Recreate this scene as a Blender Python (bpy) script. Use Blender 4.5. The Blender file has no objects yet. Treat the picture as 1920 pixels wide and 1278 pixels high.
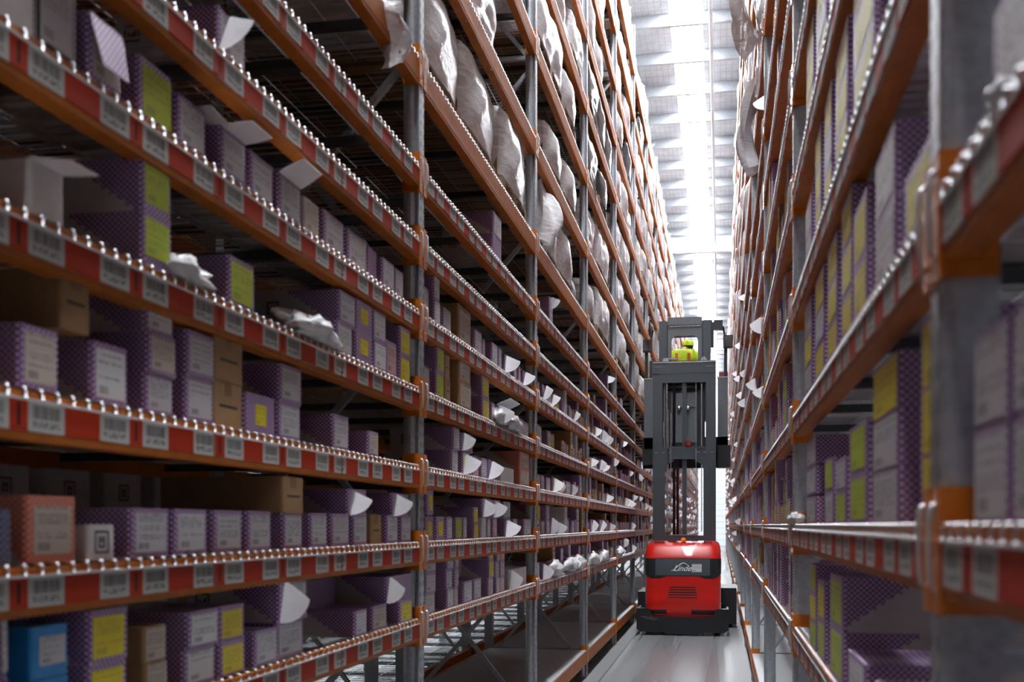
import bpy, math, random
from mathutils import Vector, Matrix
R = random.Random(11)
sc = bpy.context.scene
COL = sc.collection
PI = math.pi

# ------------------------------------------------------------------ geometry of the place (metres)
F, TH, H = 1850.0, math.radians(9.5), 1.6          # focal in px of a 1920 frame, yaw, eye height
A, B = 1.38, 0.315                                 # aisle faces of the left / right rack
L, Y0 = 2.914, 1.496                               # bay length, near edge of the first upright
NB = 20                                            # bays
CT, ST = math.cos(TH), math.sin(TH)
def yl(u, x=-A-.012):                              # depth along the aisle on a plane x = const
    o = 1351.0 - u
    z = F*(-x)/(CT*o)
    return (z + x*ST)/CT
def YU(k): return Y0 + L*k
LLEV = [1.16, 1.514, 1.871, 2.23, 2.59, 2.93, 3.27]
RLEV = [1.15, 1.595, 2.08, 2.57, 3.07, 3.55, 4.04, 4.52]
LPAL = [3.77 + .755*i for i in range(8)]
RPAL = [5.28 + .755*i for i in range(6)]
BASE = .28

# ------------------------------------------------------------------ mesh helper
class MB:
    def __init__(s): s.v=[]; s.f=[]; s.m=[]; s.uv=[]; s.sm=[]
    def face(s, pts, m=0, uv=None, smooth=False):
        n=len(s.v); s.v += [tuple(p) for p in pts]; s.f.append(tuple(range(n,n+len(pts))))
        s.m.append(m); s.uv.append(uv or [(0,0)]*len(pts)); s.sm.append(smooth)
    def box(s, x0,x1,y0,y1,z0,z1, m=0, M=None):
        P=[Vector((x,y,z)) for x in (x0,x1) for y in (y0,y1) for z in (z0,z1)]
        if M: P=[M@p for p in P]
        dx,dy,dz=x1-x0,y1-y0,z1-z0
        for idx,(a,b) in (((0,1,3,2),(dz,dy)),((4,6,7,5),(dy,dz)),((0,4,5,1),(dx,dz)),((2,3,7,6),(dz,dx)),((0,2,6,4),(dy,dx)),((1,5,7,3),(dx,dy))):
            s.face([P[i] for i in idx], m, [(0,0),(a,0),(a,b),(0,b)])
    def bar(s, p, q, w, h=None, m=0):              # box section bar between two points
        p=Vector(p); q=Vector(q); d=q-p; l=d.length; h=h or w
        M=Matrix.Translation(p)@d.to_track_quat('Y','Z').to_matrix().to_4x4()
        s.box(-w/2,w/2,0,l,-h/2,h/2,m,M)
    def tube(s, pts, r, n=8, m=0, cap=True):
        pts=[Vector(p) for p in pts]; rings=[]
        base=len(s.v)
        for i,p in enumerate(pts):
            d=(pts[min(i+1,len(pts)-1)]-pts[max(i-1,0)]).normalized()
            a=d.cross(Vector((0,0,1)) if abs(d.z)<.9 else Vector((1,0,0))).normalized(); b=d.cross(a)
            rr=r[i] if isinstance(r,(list,tuple)) else r
            for k in range(n):
                t=2*PI*k/n; s.v.append(tuple(p+a*math.cos(t)*rr+b*math.sin(t)*rr))
        for i in range(len(pts)-1):
            for k in range(n):
                s.f.append((base+i*n+k,base+(i+1)*n+k,base+(i+1)*n+(k+1)%n,base+i*n+(k+1)%n)); s.m.append(m); s.uv.append([(0,0)]*4); s.sm.append(True)
        if cap:
            for e in (0,len(pts)-1):
                s.f.append(tuple(base+e*n+k for k in range(n))); s.m.append(m); s.uv.append([(0,0)]*n); s.sm.append(False)
    def prism(s, poly, z0, z1, m=0, axis='z', smooth=False):
        def P(a,b,c): return {'z':(a,b,c),'x':(c,a,b),'y':(a,c,b)}[axis]
        n=len(poly)
        s.face([P(a,b,z1) for a,b in poly], m, [(a,b) for a,b in poly]); s.face([P(a,b,z0) for a,b in poly][::-1], m, [(a,b) for a,b in poly][::-1])
        for i in range(n):
            a=poly[i]; b=poly[(i+1)%n]
            s.face([P(*a,z0),P(*b,z0),P(*b,z1),P(*a,z1)], m, [(0,z0),(1,z0),(1,z1),(0,z1)], smooth)
    def lathe(s, prof, c=(0,0,0), n=16, m=0, axis='z'):
        base=len(s.v); c=Vector(c)
        for r,z in prof:
            for k in range(n):
                t=2*PI*k/n; a,b=r*math.cos(t),r*math.sin(t)
                s.v.append(tuple(c+Vector({'z':(a,b,z),'y':(a,z,b),'x':(z,a,b)}[axis])))
        for i in range(len(prof)-1):
            for k in range(n):
                s.f.append((base+i*n+k,base+i*n+(k+1)%n,base+(i+1)*n+(k+1)%n,base+(i+1)*n+k)); s.m.append(m); s.uv.append([(0,0)]*4); s.sm.append(True)
    def add(s, o, M):                               # merge another MB, transformed
        n=len(s.v); s.v += [tuple(M@Vector(p)) for p in o.v]
        s.f += [tuple(i+n for i in f) for f in o.f]; s.m += o.m; s.uv += o.uv; s.sm += o.sm
    def mesh(s, name, mats):
        me=bpy.data.meshes.new(name); me.from_pydata(s.v,[],s.f)
        for m in (mats if isinstance(mats,(list,tuple)) else [mats]): me.materials.append(m)
        me.polygons.foreach_set('material_index', s.m); me.polygons.foreach_set('use_smooth', s.sm)
        uv=me.uv_layers.new(name='uv'); flat=[c for f in s.uv for p in f for c in p]
        uv.data.foreach_set('uv', flat); me.update(); return me
def link(name, me, parent=None, loc=(0,0,0), rz=0):
    o=bpy.data.objects.new(name, me); COL.objects.link(o); o.location=loc
    if rz: o.rotation_euler=(0,0,rz)
    if parent: o.parent=parent
    return o
def obj(name, mb, mats, parent=None, loc=(0,0,0), rz=0): return link(name, mb.mesh(name,mats), parent, loc, rz)
def tag(o, label, cat, group=None, kind=None):
    o['label']=label; o['category']=cat
    if group: o['group']=group
    if kind: o['kind']=kind
    return o
def thing(name, label, cat, loc=(0,0,0), rz=0, group=None):
    return tag(link(name,None,None,loc,rz),label,cat,group)
def struct(o): o['kind']='structure'; return o
def stuff(o): o['kind']='stuff'; return o

# ------------------------------------------------------------------ materials
class N:                                            # small node-maths helper
    def __init__(s, name, base=(.8,.8,.8), rough=.5, metal=0, spec=.5, coat=0):
        s.mat=bpy.data.materials.new(name); s.mat.use_nodes=True; s.t=s.mat.node_tree; s.n=s.t.nodes
        s.b=s.n['Principled BSDF']; s.b.inputs['Base Color'].default_value=(*base,1); s.b.inputs['Roughness'].default_value=rough
        s.b.inputs['Metallic'].default_value=metal; s.b.inputs['Specular IOR Level'].default_value=spec; s.b.inputs['Coat Weight'].default_value=coat
        s.mat.diffuse_color=(*base,1)
    def set(s, sock, v):
        if isinstance(v,(int,float)): sock.default_value=v
        elif isinstance(v,tuple): sock.default_value=(*v,1)[:4] if sock.type=='RGBA' else v
        else: s.t.links.new(v, sock)
    def m(s, op, a, b=0., c=None):
        n=s.n.new('ShaderNodeMath'); n.operation=op; s.set(n.inputs[0],a); s.set(n.inputs[1],b)
        if c is not None: s.set(n.inputs[2],c)
        return n.outputs[0]
    def mix(s, f, a, b):
        n=s.n.new('ShaderNodeMix'); n.data_type='RGBA'; s.set(n.inputs[0],f); s.set(n.inputs[6],a); s.set(n.inputs[7],b); return n.outputs[2]
    def uv(s):
        n=s.n.new('ShaderNodeUVMap'); n.uv_map='uv'; x=s.n.new('ShaderNodeSeparateXYZ'); s.t.links.new(n.outputs[0],x.inputs[0]); s.uvo=n.outputs[0]; return x.outputs[0],x.outputs[1]
    def pos(s, kind='Object'):
        if kind=='World': n=s.n.new('ShaderNodeNewGeometry'); o=n.outputs['Position']
        else: n=s.n.new('ShaderNodeTexCoord'); o=n.outputs[kind]
        x=s.n.new('ShaderNodeSeparateXYZ'); s.t.links.new(o,x.inputs[0]); s.p=o; return x.outputs
    def noise(s, scale, vec=None, detail=3, rough=.6, dist=0., out=0):
        n=s.n.new('ShaderNodeTexNoise'); n.inputs['Scale'].default_value=scale; n.inputs['Detail'].default_value=detail; n.inputs['Roughness'].default_value=rough; n.inputs['Distortion'].default_value=dist
        if vec is not None: s.t.links.new(vec,n.inputs['Vector'])
        return n.outputs[out]
    def comb(s,x,y,z=0.):
        n=s.n.new('ShaderNodeCombineXYZ'); s.set(n.inputs[0],x); s.set(n.inputs[1],y); s.set(n.inputs[2],z); return n.outputs[0]
    def ramp(s, f, lo, hi):
        n=s.n.new('ShaderNodeMapRange'); s.set(n.inputs[0],f); n.inputs[1].default_value=lo; n.inputs[2].default_value=hi; return n.outputs[0]
    def rnd(s):
        n=s.n.new('ShaderNodeObjectInfo'); return n.outputs['Random']
    def bump(s, h, strength=.3, dist=.01):
        n=s.n.new('ShaderNodeBump'); n.inputs['Strength'].default_value=strength; n.inputs['Distance'].default_value=dist; s.set(n.inputs['Height'],h); s.t.links.new(n.outputs[0],s.b.inputs['Normal'])
    def col(s, v): s.set(s.b.inputs['Base Color'],v); return s
    def rough(s, v): s.set(s.b.inputs['Roughness'],v); return s

def plain(name, c, rough=.5, metal=0, spec=.5, var=.12, scale=30, coat=0):
    n=N(name,c,rough,metal,spec,coat); n.pos(); f=n.noise(scale,n.p)
    n.col(n.mix(n.ramp(f,.3,.7), tuple(x*(1-var) for x in c), tuple(min(1,x*(1+var)) for x in c)))
    return n.mat
def lattice(n,u,v,p=.016):
    a=n.m('DIVIDE',u,p); b=n.m('DIVIDE',v,p*.92)
    def d(o):
        x=n.m('SUBTRACT',n.m('FRACT',n.m('ADD',a,o)),.5); y=n.m('SUBTRACT',n.m('FRACT',n.m('ADD',b,o)),.5)
        y2=n.m('ADD',n.m('ABSOLUTE',y),n.m('MULTIPLY',y,.35))
        return n.m('ADD',n.m('ABSOLUTE',x),y2)
    return n.m('LESS_THAN',n.m('MINIMUM',d(0.),d(.5)),.27)
PURPLE=(.145,.010,.22); LILAC=(.76,.66,.79); CARD=(.60,.56,.56)
def dotted(name, c=PURPLE, dot=LILAC, side=False, card=CARD, ink=(.02,.015,.03)):
    n=N(name,c,.38,0,.5); u,v=n.uv(); k=lattice(n,u,v); base=n.mix(k,c,dot)
    if side:
        q=n.m('MULTIPLY',n.m('FLOOR',n.m('DIVIDE',v,.0147)),.0147)
        lim=n.m('SUBTRACT',.20,n.m('MULTIPLY',q,1.5))
        lim=n.m('MAXIMUM',lim,.012)
        w=n.m('GREATER_THAN',u,lim)
        dx=n.m('ABSOLUTE',n.m('SUBTRACT',u,.262)); dz=n.m('ABSOLUTE',n.m('SUBTRACT',v,.062)); mx=n.m('MAXIMUM',dx,dz)
        ring=n.m('MULTIPLY',n.m('LESS_THAN',mx,.024),n.m('GREATER_THAN',mx,.018))
        sx=n.m('SUBTRACT',u,.262); sz=n.m('SUBTRACT',v,.062)
        g1=n.m('MULTIPLY',n.m('LESS_THAN',mx,.013),n.m('GREATER_THAN',n.m('ADD',n.m('ABSOLUTE',n.m('SUBTRACT',sx,.003)),sz),.004))
        mark=n.m('MAXIMUM',ring,g1)
        base=n.mix(w,base,n.mix(mark,card,ink))
    f=n.noise(9,n.uvo,2); base=n.mix(n.m('MULTIPLY',f,.25),base,(.2,.17,.19))
    n.col(base); return n.mat
def paper(name, c, ink=(.05,.045,.05), heavy=.75):
    n=N(name,c,.42,0,.4); u,v=n.uv()                # uv 0..1 over the sticker, per-object offset for the writing
    r=n.rnd(); ru=n.m('ADD',u,n.m('MULTIPLY',r,37.))
    rows=n.m('FLOOR',n.m('MULTIPLY',v,13.)); rf=n.m('FRACT',n.m('MULTIPLY',v,13.))
    tx=n.noise(1.,n.comb(n.m('MULTIPLY',ru,26.),n.m('MULTIPLY',rows,7.3)),1)
    line=n.m('MULTIPLY',n.m('GREATER_THAN',tx,.48),n.m('LESS_THAN',n.m('ABSOLUTE',n.m('SUBTRACT',rf,.5)),.24))
    rowon=n.m('GREATER_THAN',n.noise(1.,n.comb(n.m('MULTIPLY',r,11.),n.m('MULTIPLY',rows,3.7)),0),.43)
    top=n.m('MULTIPLY',line,rowon)
    inu=n.m('MULTIPLY',n.m('GREATER_THAN',u,.08),n.m('LESS_THAN',u,.9)); top=n.m('MULTIPLY',top,n.m('MULTIPLY',inu,n.m('GREATER_THAN',v,.3)))
    bars=n.m('GREATER_THAN',n.noise(1.,n.comb(n.m('MULTIPLY',ru,60.),3.),0),.47)
    bx=n.m('MULTIPLY',n.m('MULTIPLY',n.m('GREATER_THAN',u,.1),n.m('LESS_THAN',u,.42)),n.m('MULTIPLY',n.m('GREATER_THAN',v,.08),n.m('LESS_THAN',v,.24)))
    mark=n.m('MAXIMUM',top,n.m('MULTIPLY',bx,bars))
    n.col(n.mix(n.m('MULTIPLY',mark,heavy),n.mix(n.noise(4.,n.uvo),tuple(x*.85 for x in c),c),ink)); return n.mat

M={}
M['dot']=dotted('purple_dotted_print'); M['dots']=dotted('purple_dotted_side',side=True)
M['pinkdot']=dotted('magenta_dotted_print',(.30,.015,.14),(.62,.45,.55)); M['pinkdots']=dotted('magenta_dotted_side',(.30,.015,.14),(.62,.45,.55),side=True)
M['ordot']=dotted('orange_dotted_print',(.58,.09,.025),(.70,.45,.36)); M['ordots']=dotted('orange_dotted_side',(.58,.09,.025),(.70,.45,.36),side=True)
M['nvdot']=dotted('navy_dotted_print',(.03,.04,.12),(.3,.32,.45)); M['nvdots']=dotted('navy_dotted_side',(.03,.04,.12),(.3,.32,.45),side=True)
M['grey_label']=paper('grey_white_label',(.58,.57,.60)); M['white_label']=paper('white_label',(.75,.75,.77))
M['tan_label']=paper('tan_label',(.56,.47,.41)); M['pink_label']=paper('pink_label',(.72,.46,.52))
M['yellow_label']=paper('yellow_label',(.78,.64,.02),heavy=.5); M['green_label']=paper('lime_label',(.50,.62,.03),heavy=.5)
M['card']=plain('white_card',CARD,.6,var=.06); M['inner']=plain('white_inner_card',(.84,.84,.87),.5,var=.03)
M['kraft']=plain('kraft_board',(.36,.215,.10),.7,var=.12,scale=14); M['tape']=plain('parcel_tape',(.30,.19,.10),.25)
M['blue']=plain('blue_board',(.02,.22,.55),.35); M['ink']=plain('black_ink',(.02,.02,.03),.5)
M['orange']=plain('orange_paint',(.44,.125,.014),.5,var=.18,scale=12,spec=.35)
M['bright_orange']=plain('bright_orange_paint',(.60,.17,.012),.36,var=.15,scale=18,coat=.2)
M['wire']=plain('zinc_wire',(.62,.64,.66),.28,1.,var=.1); M['clip']=plain('zinc_clip',(.72,.73,.75),.35,.6)
M['dark_steel']=plain('dark_steel',(.10,.105,.115),.4,.6)
M['plate']=plain('grey_deck_plate',(.52,.53,.54),.45,var=.08)
M['wood']=plain('pallet_wood',(.30,.20,.12),.75,var=.3,scale=20)
def galv():
    n=N('galvanised_steel',(.4,.42,.45),.32,.55); n.pos('World'); f=n.noise(55,n.p,4)
    n.col(n.mix(n.ramp(f,.3,.7),(.38,.42,.46),(.56,.59,.63))); n.rough(n.m('ADD',.30,n.m('MULTIPLY',f,.2))); return n.mat
M['galv']=galv()
def slotted():                                      # galvanised with rows of dark punched holes
    n=N('punched_galvanised_steel',(.4,.42,.45),.34,.85); u,v=n.uv(); n.pos('World'); f=n.noise(55,n.p,4)
    fz=n.m('SUBTRACT',n.m('FRACT',n.m('DIVIDE',v,.05)),.5); du=n.m('ABSOLUTE',n.m('SUBTRACT',u,.05))
    hole=n.m('MULTIPLY',n.m('LESS_THAN',n.m('ABSOLUTE',fz),.24),n.m('LESS_THAN',n.m('ABSOLUTE',n.m('SUBTRACT',du,.024)),.006))
    n.col(n.mix(hole,n.mix(n.ramp(f,.3,.7),(.30,.33,.36),(.46,.48,.51)),(.01,.01,.012))); return n.mat
M['slot']=slotted()
def strip():
    n=N('shelf_label_strip',(.5,.06,.02),.55,0,.2,0); u,v=n.uv()   # u metres along, v 0..1 up the strip
    t=n.m('FRACT',n.m('DIVIDE',u,.4)); cell=n.m('FLOOR',n.m('DIVIDE',u,.4))
    def band(a,b): return n.m('MULTIPLY',n.m('GREATER_THAN',t,a),n.m('LESS_THAN',t,b))
    lab=n.m('ADD',band(.06,.34),band(.475,.755)); tick=n.m('MULTIPLY',band(.395,.42),n.m('MULTIPLY',n.m('GREATER_THAN',v,.15),n.m('LESS_THAN',v,.85)))
    core=n.m('ADD',band(.095,.305),band(.51,.72))
    bars=n.m('GREATER_THAN',n.noise(1.,n.comb(n.m('MULTIPLY',u,330.),1.),0),.46)
    bc=n.m('MULTIPLY',n.m('MULTIPLY',bars,core),n.m('MULTIPLY',n.m('GREATER_THAN',v,.42),n.m('LESS_THAN',v,.84)))
    ch=n.m('GREATER_THAN',n.noise(1.,n.comb(n.m('MULTIPLY',u,170.),n.m('MULTIPLY',v,9.)),0),.5)
    tx=n.m('MULTIPLY',n.m('MULTIPLY',ch,core),n.m('MULTIPLY',n.m('GREATER_THAN',v,.15),n.m('LESS_THAN',v,.34)))
    f=n.noise(3.,n.uvo)
    c=n.mix(lab,n.mix(f,(.33,.020,.004),(.47,.036,.008)),n.mix(n.m('MULTIPLY',n.m('MAXIMUM',bc,tx),.8),(.45,.445,.43),(.03,.03,.035)))
    c=n.mix(tick,c,(.03,.01,.01)); c=n.mix(n.m('GREATER_THAN',v,.94),c,(.8,.8,.8)); n.col(c); return n.mat
M['strip']=strip()
def film(name, c, lo, hi, rough=.16):
    n=N(name,c,rough,0,.8); n.pos(); 
    w=n.n.new('ShaderNodeMapping'); w.inputs['Scale'].default_value=(1,2.2,7); w.inputs['Rotation'].default_value=(.5,.3,0); n.t.links.new(n.p,w.inputs[0])
    f=n.noise(2.3,w.outputs[0],5,.65,1.2); g=n.noise(9,w.outputs[0],3,.6,.8)
    n.bump(n.m('ADD',f,n.m('MULTIPLY',g,.4))  ,.55,.025)
    n.set(n.b.inputs['Alpha'],n.m('ADD',lo,n.m('MULTIPLY',n.ramp(f,.4,.62),hi-lo)))
    return n.mat
M['film']=film('clear_stretch_film',(.95,.95,.98),.66,1.,.2); M['blackfilm']=film('black_stretch_film',(.012,.013,.018),.9,1.,.2)
M['bag']=film('white_plastic_bag',(.72,.72,.74),.85,1.)
def floor_mat():
    n=N('polished_concrete',(.3,.31,.31),.25,0,.5); x,y,z=n.pos('World')
    s=n.noise(1.,n.comb(n.m('MULTIPLY',x,3.5),n.m('MULTIPLY',y,.07)),3,.5); f=n.noise(6,n.p,5); g=n.noise(.7,n.p,3)
    c=n.mix(n.ramp(s,.25,.75),(.17,.18,.185),(.27,.28,.285)); c=n.mix(n.m('MULTIPLY',f,.35),c,(.16,.165,.17))
    c=n.mix(n.m('LESS_THAN',n.m('ABSOLUTE',n.m('ADD',x,1.225)),.007),c,(.05,.05,.055))
    c=n.mix(n.m('LESS_THAN',n.m('ABSOLUTE',n.m('SUBTRACT',y,31.5)),.06),c,(.75,.55,.05))
    n.col(c); n.rough(n.m('ADD',.18,n.m('MULTIPLY',n.ramp(s,.3,.7),.22))); n.bump(f,.04,.004); return n.mat
M['floor']=floor_mat()
def roof_mat():
    n=N('roof_insulation_under_wire_mesh',(.6,.62,.64),.45,.1); x,y,z=n.pos('World')
    def ln(c,p,w): return n.m('GREATER_THAN',n.m('ABSOLUTE',n.m('SUBTRACT',n.m('FRACT',n.m('DIVIDE',c,p)),.5)),.5-w)
    g=n.m('MAXIMUM',ln(x,.12,.06),ln(y,.3,.04)); f=n.noise(3.5,n.p,4)
    n.col(n.mix(n.m('MULTIPLY',g,.5),n.mix(n.ramp(f,.3,.7),(.50,.52,.55),(.72,.74,.77)),(.30,.31,.33))); n.bump(f,.5,.05); return n.mat
M['roof']=roof_mat(); M['purlin']=plain('grey_purlin_steel',(.42,.44,.47),.45,.4); M['white_paint']=plain('white_paint',(.78,.79,.8),.45)
def glow(name, c, s):
    n=N(name,c); n.set(n.b.inputs['Emission Color'],c); n.b.inputs['Emission Strength'].default_value=s; return n.mat
M['sky']=glow('daylit_rooflight_sheet',(.93,.96,1.),26.)
def wall_mat(name,c):
    n=N(name,c,.5,.0); x,y,z=n.pos('World'); f=n.m('FRACT',n.m('DIVIDE',z,.45))
    n.col(n.mix(n.m('LESS_THAN',f,.06),c,tuple(k*.6 for k in c))); n.bump(f,.3,.02); return n.mat
M['endwall']=wall_mat('pale_wall_cladding',(.62,.64,.66)); M['sidewall']=wall_mat('dark_wall_cladding',(.10,.10,.11))
M['red']=plain('truck_red_paint',(.62,.010,.006),.28,0,.5,var=.04,coat=.5); M['truck_grey']=plain('truck_grey_paint',(.060,.070,.080),.42,.1,.5,var=.08)
M['truck_light_grey']=plain('truck_mid_grey_paint',(.12,.13,.14),.45,.1); M['truck_black']=plain('truck_black_plastic',(.014,.015,.018),.4)
M['gloss_black']=plain('smoked_band_panel',(.02,.022,.027),.22); M['steel']=plain('bright_steel',(.75,.76,.78),.25,1.)
M['amber']=plain('amber_lens',(.85,.22,.01),.15); M['hi_vis']=plain('hi_vis_cloth',(.62,.80,.02),.6); M['vis_orange']=plain('orange_trim_cloth',(.75,.16,.02),.6)
M['skin']=plain('skin',(.50,.29,.20),.5); M['navy']=plain('navy_cloth',(.03,.035,.06),.8); M['hair']=plain('dark_hair',(.03,.02,.015),.6)
M['mirror']=plain('mirror_glass',(.25,.26,.26),.08,1.); M['white']=plain('white_vinyl',(.85,.85,.86),.4)
M['maroon']=plain('maroon_cap',(.22,.03,.03),.4)

# ------------------------------------------------------------------ the hall
fl=MB(); fl.face([(-16,-6,0),(14,-6,0),(14,76,0),(-16,76,0)]); struct(obj('floor',fl,M['floor']))
ZR=11.1
roof=MB()
strips=[(-8.6,-8.0),(-.94,-.34),(6.6,7.2)]; YS=-3.
xs=[-16]+[v for s in strips for v in s]+[14]
for i in range(0,len(xs),2):
    x0,x1=xs[i],xs[i+1]
    roof.box(x0,x1,-6,76,ZR,ZR+.06)
for x0,x1 in strips: roof.box(x0,x1,-6,YS,ZR,ZR+.06)
struct(obj('ceiling',roof,M['roof']))
for x0,x1 in strips:
    b=MB(); b.box(x0,x1,YS,76,ZR+.02,ZR+.05); o=struct(obj('skylight',b,M['sky']))
b=MB()
y=-5.4
while y<76:
    b.box(-16,14,y,y+.02,ZR-.22,ZR-.01); b.box(-16,14,y-.0,y+.075,ZR-.23,ZR-.215); y+=1.49
struct(obj('trim_purlins',b,M['purlin']))
b=MB()
for yy in (8.,32.,50.,62.): b.box(-16,14,yy,yy+.2,ZR-.75,ZR-.24); 
struct(obj('trim_rafters',b,M['white_paint']))
b=MB(); b.box(-16,14,75.8,76,0,ZR); struct(obj('wall_back',b,M['endwall']))
b=MB(); b.box(-16.2,-16,-6,76,0,9.3); b.box(-16.2,-16,-6,8,9.3,ZR); struct(obj('wall_left',b,M['sidewall']))  # open strip above the wall is added to let sky light brighten the roof
b=MB(); b.box(14,14.2,-6,76,0,9.3); b.box(14,14.2,-6,8,9.3,ZR); struct(obj('wall_right',b,M['sidewall']))  # same added opening on this side, out of view, feeding in sky light
b=MB(); b.box(-16,14,-6.2,-6,0,ZR); struct(obj('wall_front',b,M['sidewall']))
b=MB(); b.tube([(-.17,-5.9,ZR-.45),(-.17,75.7,ZR-.45)],.035,10)
yy=-4.
while yy<75: b.tube([(-.17,yy,ZR-.45),(-.17,yy,ZR-.22)],.008,6); yy+=3
tag(obj('sprinkler_pipe',b,M['white_paint']),'long white sprinkler pipe hung under the roof above the aisle','pipe')
s=thing('hanging_sign','pale grey sign plate hung from the roof by two rods under the skylight','sign',(-.75,34,8.9))
b=MB(); b.box(-.28,.28,-.01,.01,-.12,.0); obj('plate',b,M['white_paint'],s); b=MB()
for x in (-.06,.06): b.tube([(x,0,0),(x,0,1.98)],.015,6)
obj('rod',b,M['purlin'],s)

# ------------------------------------------------------------------ racking
def rot_r(k): return PI if k else 0
# local frame of a side: x=0 at the aisle face, +x towards the aisle; the right rack is the same turned half round
def side_loc(side, y, z=0): return (-A,y,z) if side=='L' else (B,y,z)
UP=MB(); prof=[(0,0),(-.004,-.0),(-.012,.0)]
# upright section (x depth from face, y along aisle); rounded lips catch the light
def upright_mb(zt, simple=False):
    b=MB()
    P=[(0,.02),(0,.08),(-.006,.09),(-.02,.098),(-.05,.1),(-.08,.1),(-.08,.024),(-.078,.014),(-.071,.006),(-.06,.001),(-.05,.0),(-.04,.001),(-.030,.006),(-.024,.014),(-.022,.02),(-.012,.014),(-.004,.012)]
    if simple: P=[(0,.01),(0,.09),(-.08,.1),(-.08,0)]
    n=len(P); acc=0
    for i in range(n):
        a=P[i]; c=P[(i+1)%n]; l=math.dist(a,c)
        if not simple and (a,c)==((0,.02),(0,.08)):
            b.face([(*a,0),(*c,0),(*c,zt),(*a,zt)],1,[(a[1],0),(c[1],0),(c[1],zt),(a[1],zt)])
        else: b.face([(*a,0),(*c,0),(*c,zt),(*a,zt)],0,None,True)
    b.face([(*p,zt) for p in P])
    if not simple:
        b.box(-.09,.01,-.02,.12,0,.006); b.box(-.004,.004,.035,.065,.006,.25,2)
    return b
def shift(mb, v): 
    o=MB(); o.add(mb, Matrix.Translation(v)); return o
ZT=9.75
up_me=upright_mb(ZT).mesh('upright',[M['galv'],M['slot'],M['orange']])
def conn_mb(near):                                   # near=True: sits on the +y end of a bay (against the next upright)
    b=MB(); s=1 if near else -1
    if near:
        b.box(-.078,-.001,-.006,0,-.125,.06); b.box(-.002,.006,-.006,.042,-.125,.06)
    else:
        b.box(-.078,-.001,0,.006,-.125,.06); b.box(-.002,.006,-.042,.006,-.125,.06)
    for z in (-.09,-.02,.035):
        b.lathe([(0,.0075),(.006,.0075),(.007,.004)],(0,.02*s,z),8,0,'x')
    return b
conn_near=conn_mb(True).mesh('end_connector',M['bright_orange']); conn_far=conn_mb(False).mesh('end_connector',M['bright_orange'])
b=MB(); b.tube([(.006,0,.035),(.014,0,.03),(.016,0,.0),(.016,0,-.05),(.014,0,-.085),(.006,0,-.09)],.0042,7); clip_me=b.mesh('safety_clip',M['clip'])
BL=L-.1                                               # clear beam length
def beam_mb(h): 
    b=MB(); b.box(-.05,0,0,BL,-h,-.001,0); b.box(-.05,-.022,0,BL,-.001,.0,0); b.box(.0,.0015,0,BL,-h+.02,-h+.026,0); return b
beam_c=beam_mb(.10).mesh('beam',M['orange']); beam_p=beam_mb(.13).mesh('beam',M['orange'])
b=MB()
segs=[0,.93,1.86,BL]
for i in range(3):
    a,c=segs[i]+.004,segs[i+1]-.004
    b.face([(.0035,a,-.082),(.0035,c,-.082),(.0035,c,-.017),(.0035,a,-.017)],0,[(a,0),(c,0),(c,1),(a,1)])
    b.box(.0,.0034,a,c,-.082,-.017,0); b.box(.003,.006,a,c,-.019,-.0155,1)
strip_me=b.mesh('label_strip',[M['strip'],M['white']])
def deck_mb(full=True):
    b=MB(); n=56 if full else 28; r=.0028 if full else .004
    for i in range(n):
        y=.03+i*(BL-.06)/(n-1)
        if full:
            b.tube([(-.055,y,.0045),(-.004,y,.0055),(.003,y,.004),(.0055,y,-.002),(.0055,y,-.016)],r,6)
        else: b.box(-.05,.005,y-r,y+r,-.014,.006)
        b.box(-1.04,-.05,y-.002,y+.002,.002,.006)
    for x in [-.15-.15*i for i in range(6)]: b.box(x-.002,x+.002,.01,BL-.01,-.002,.002)
    for y in (.35,1.05,1.75,2.45): b.box(-1.05,-.05,y-.02,y+.02,-.035,-.003,1)
    return b
deck_full=deck_mb(); deck_me=deck_full.mesh('wire_deck',[M['wire'],M['dark_steel']]); deck_lo=deck_mb(False)
def brace_mb():
    b=MB(); z=.15; s=0
    while z<9.4:
        b.bar((-.06,.05,z),(-1.04,.05,z),.03,.03); b.bar((-.06,.05,z),(-1.04,.05,z+1.2) if s==0 else (-1.04,.05,z+1.2),.03,.03); 
        b.bar((-1.04,.05,z+.05),(-.06,.05,z+1.15),.03,.03); z+=1.25
    return b
brace_mesh=brace_mb(); brace_me=brace_mesh.mesh('frame_brace',M['galv'])
def T(x,y,z): return Matrix.Translation((x,y,z))
NEAR=4                                                # bays whose small parts are built one by one
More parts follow.
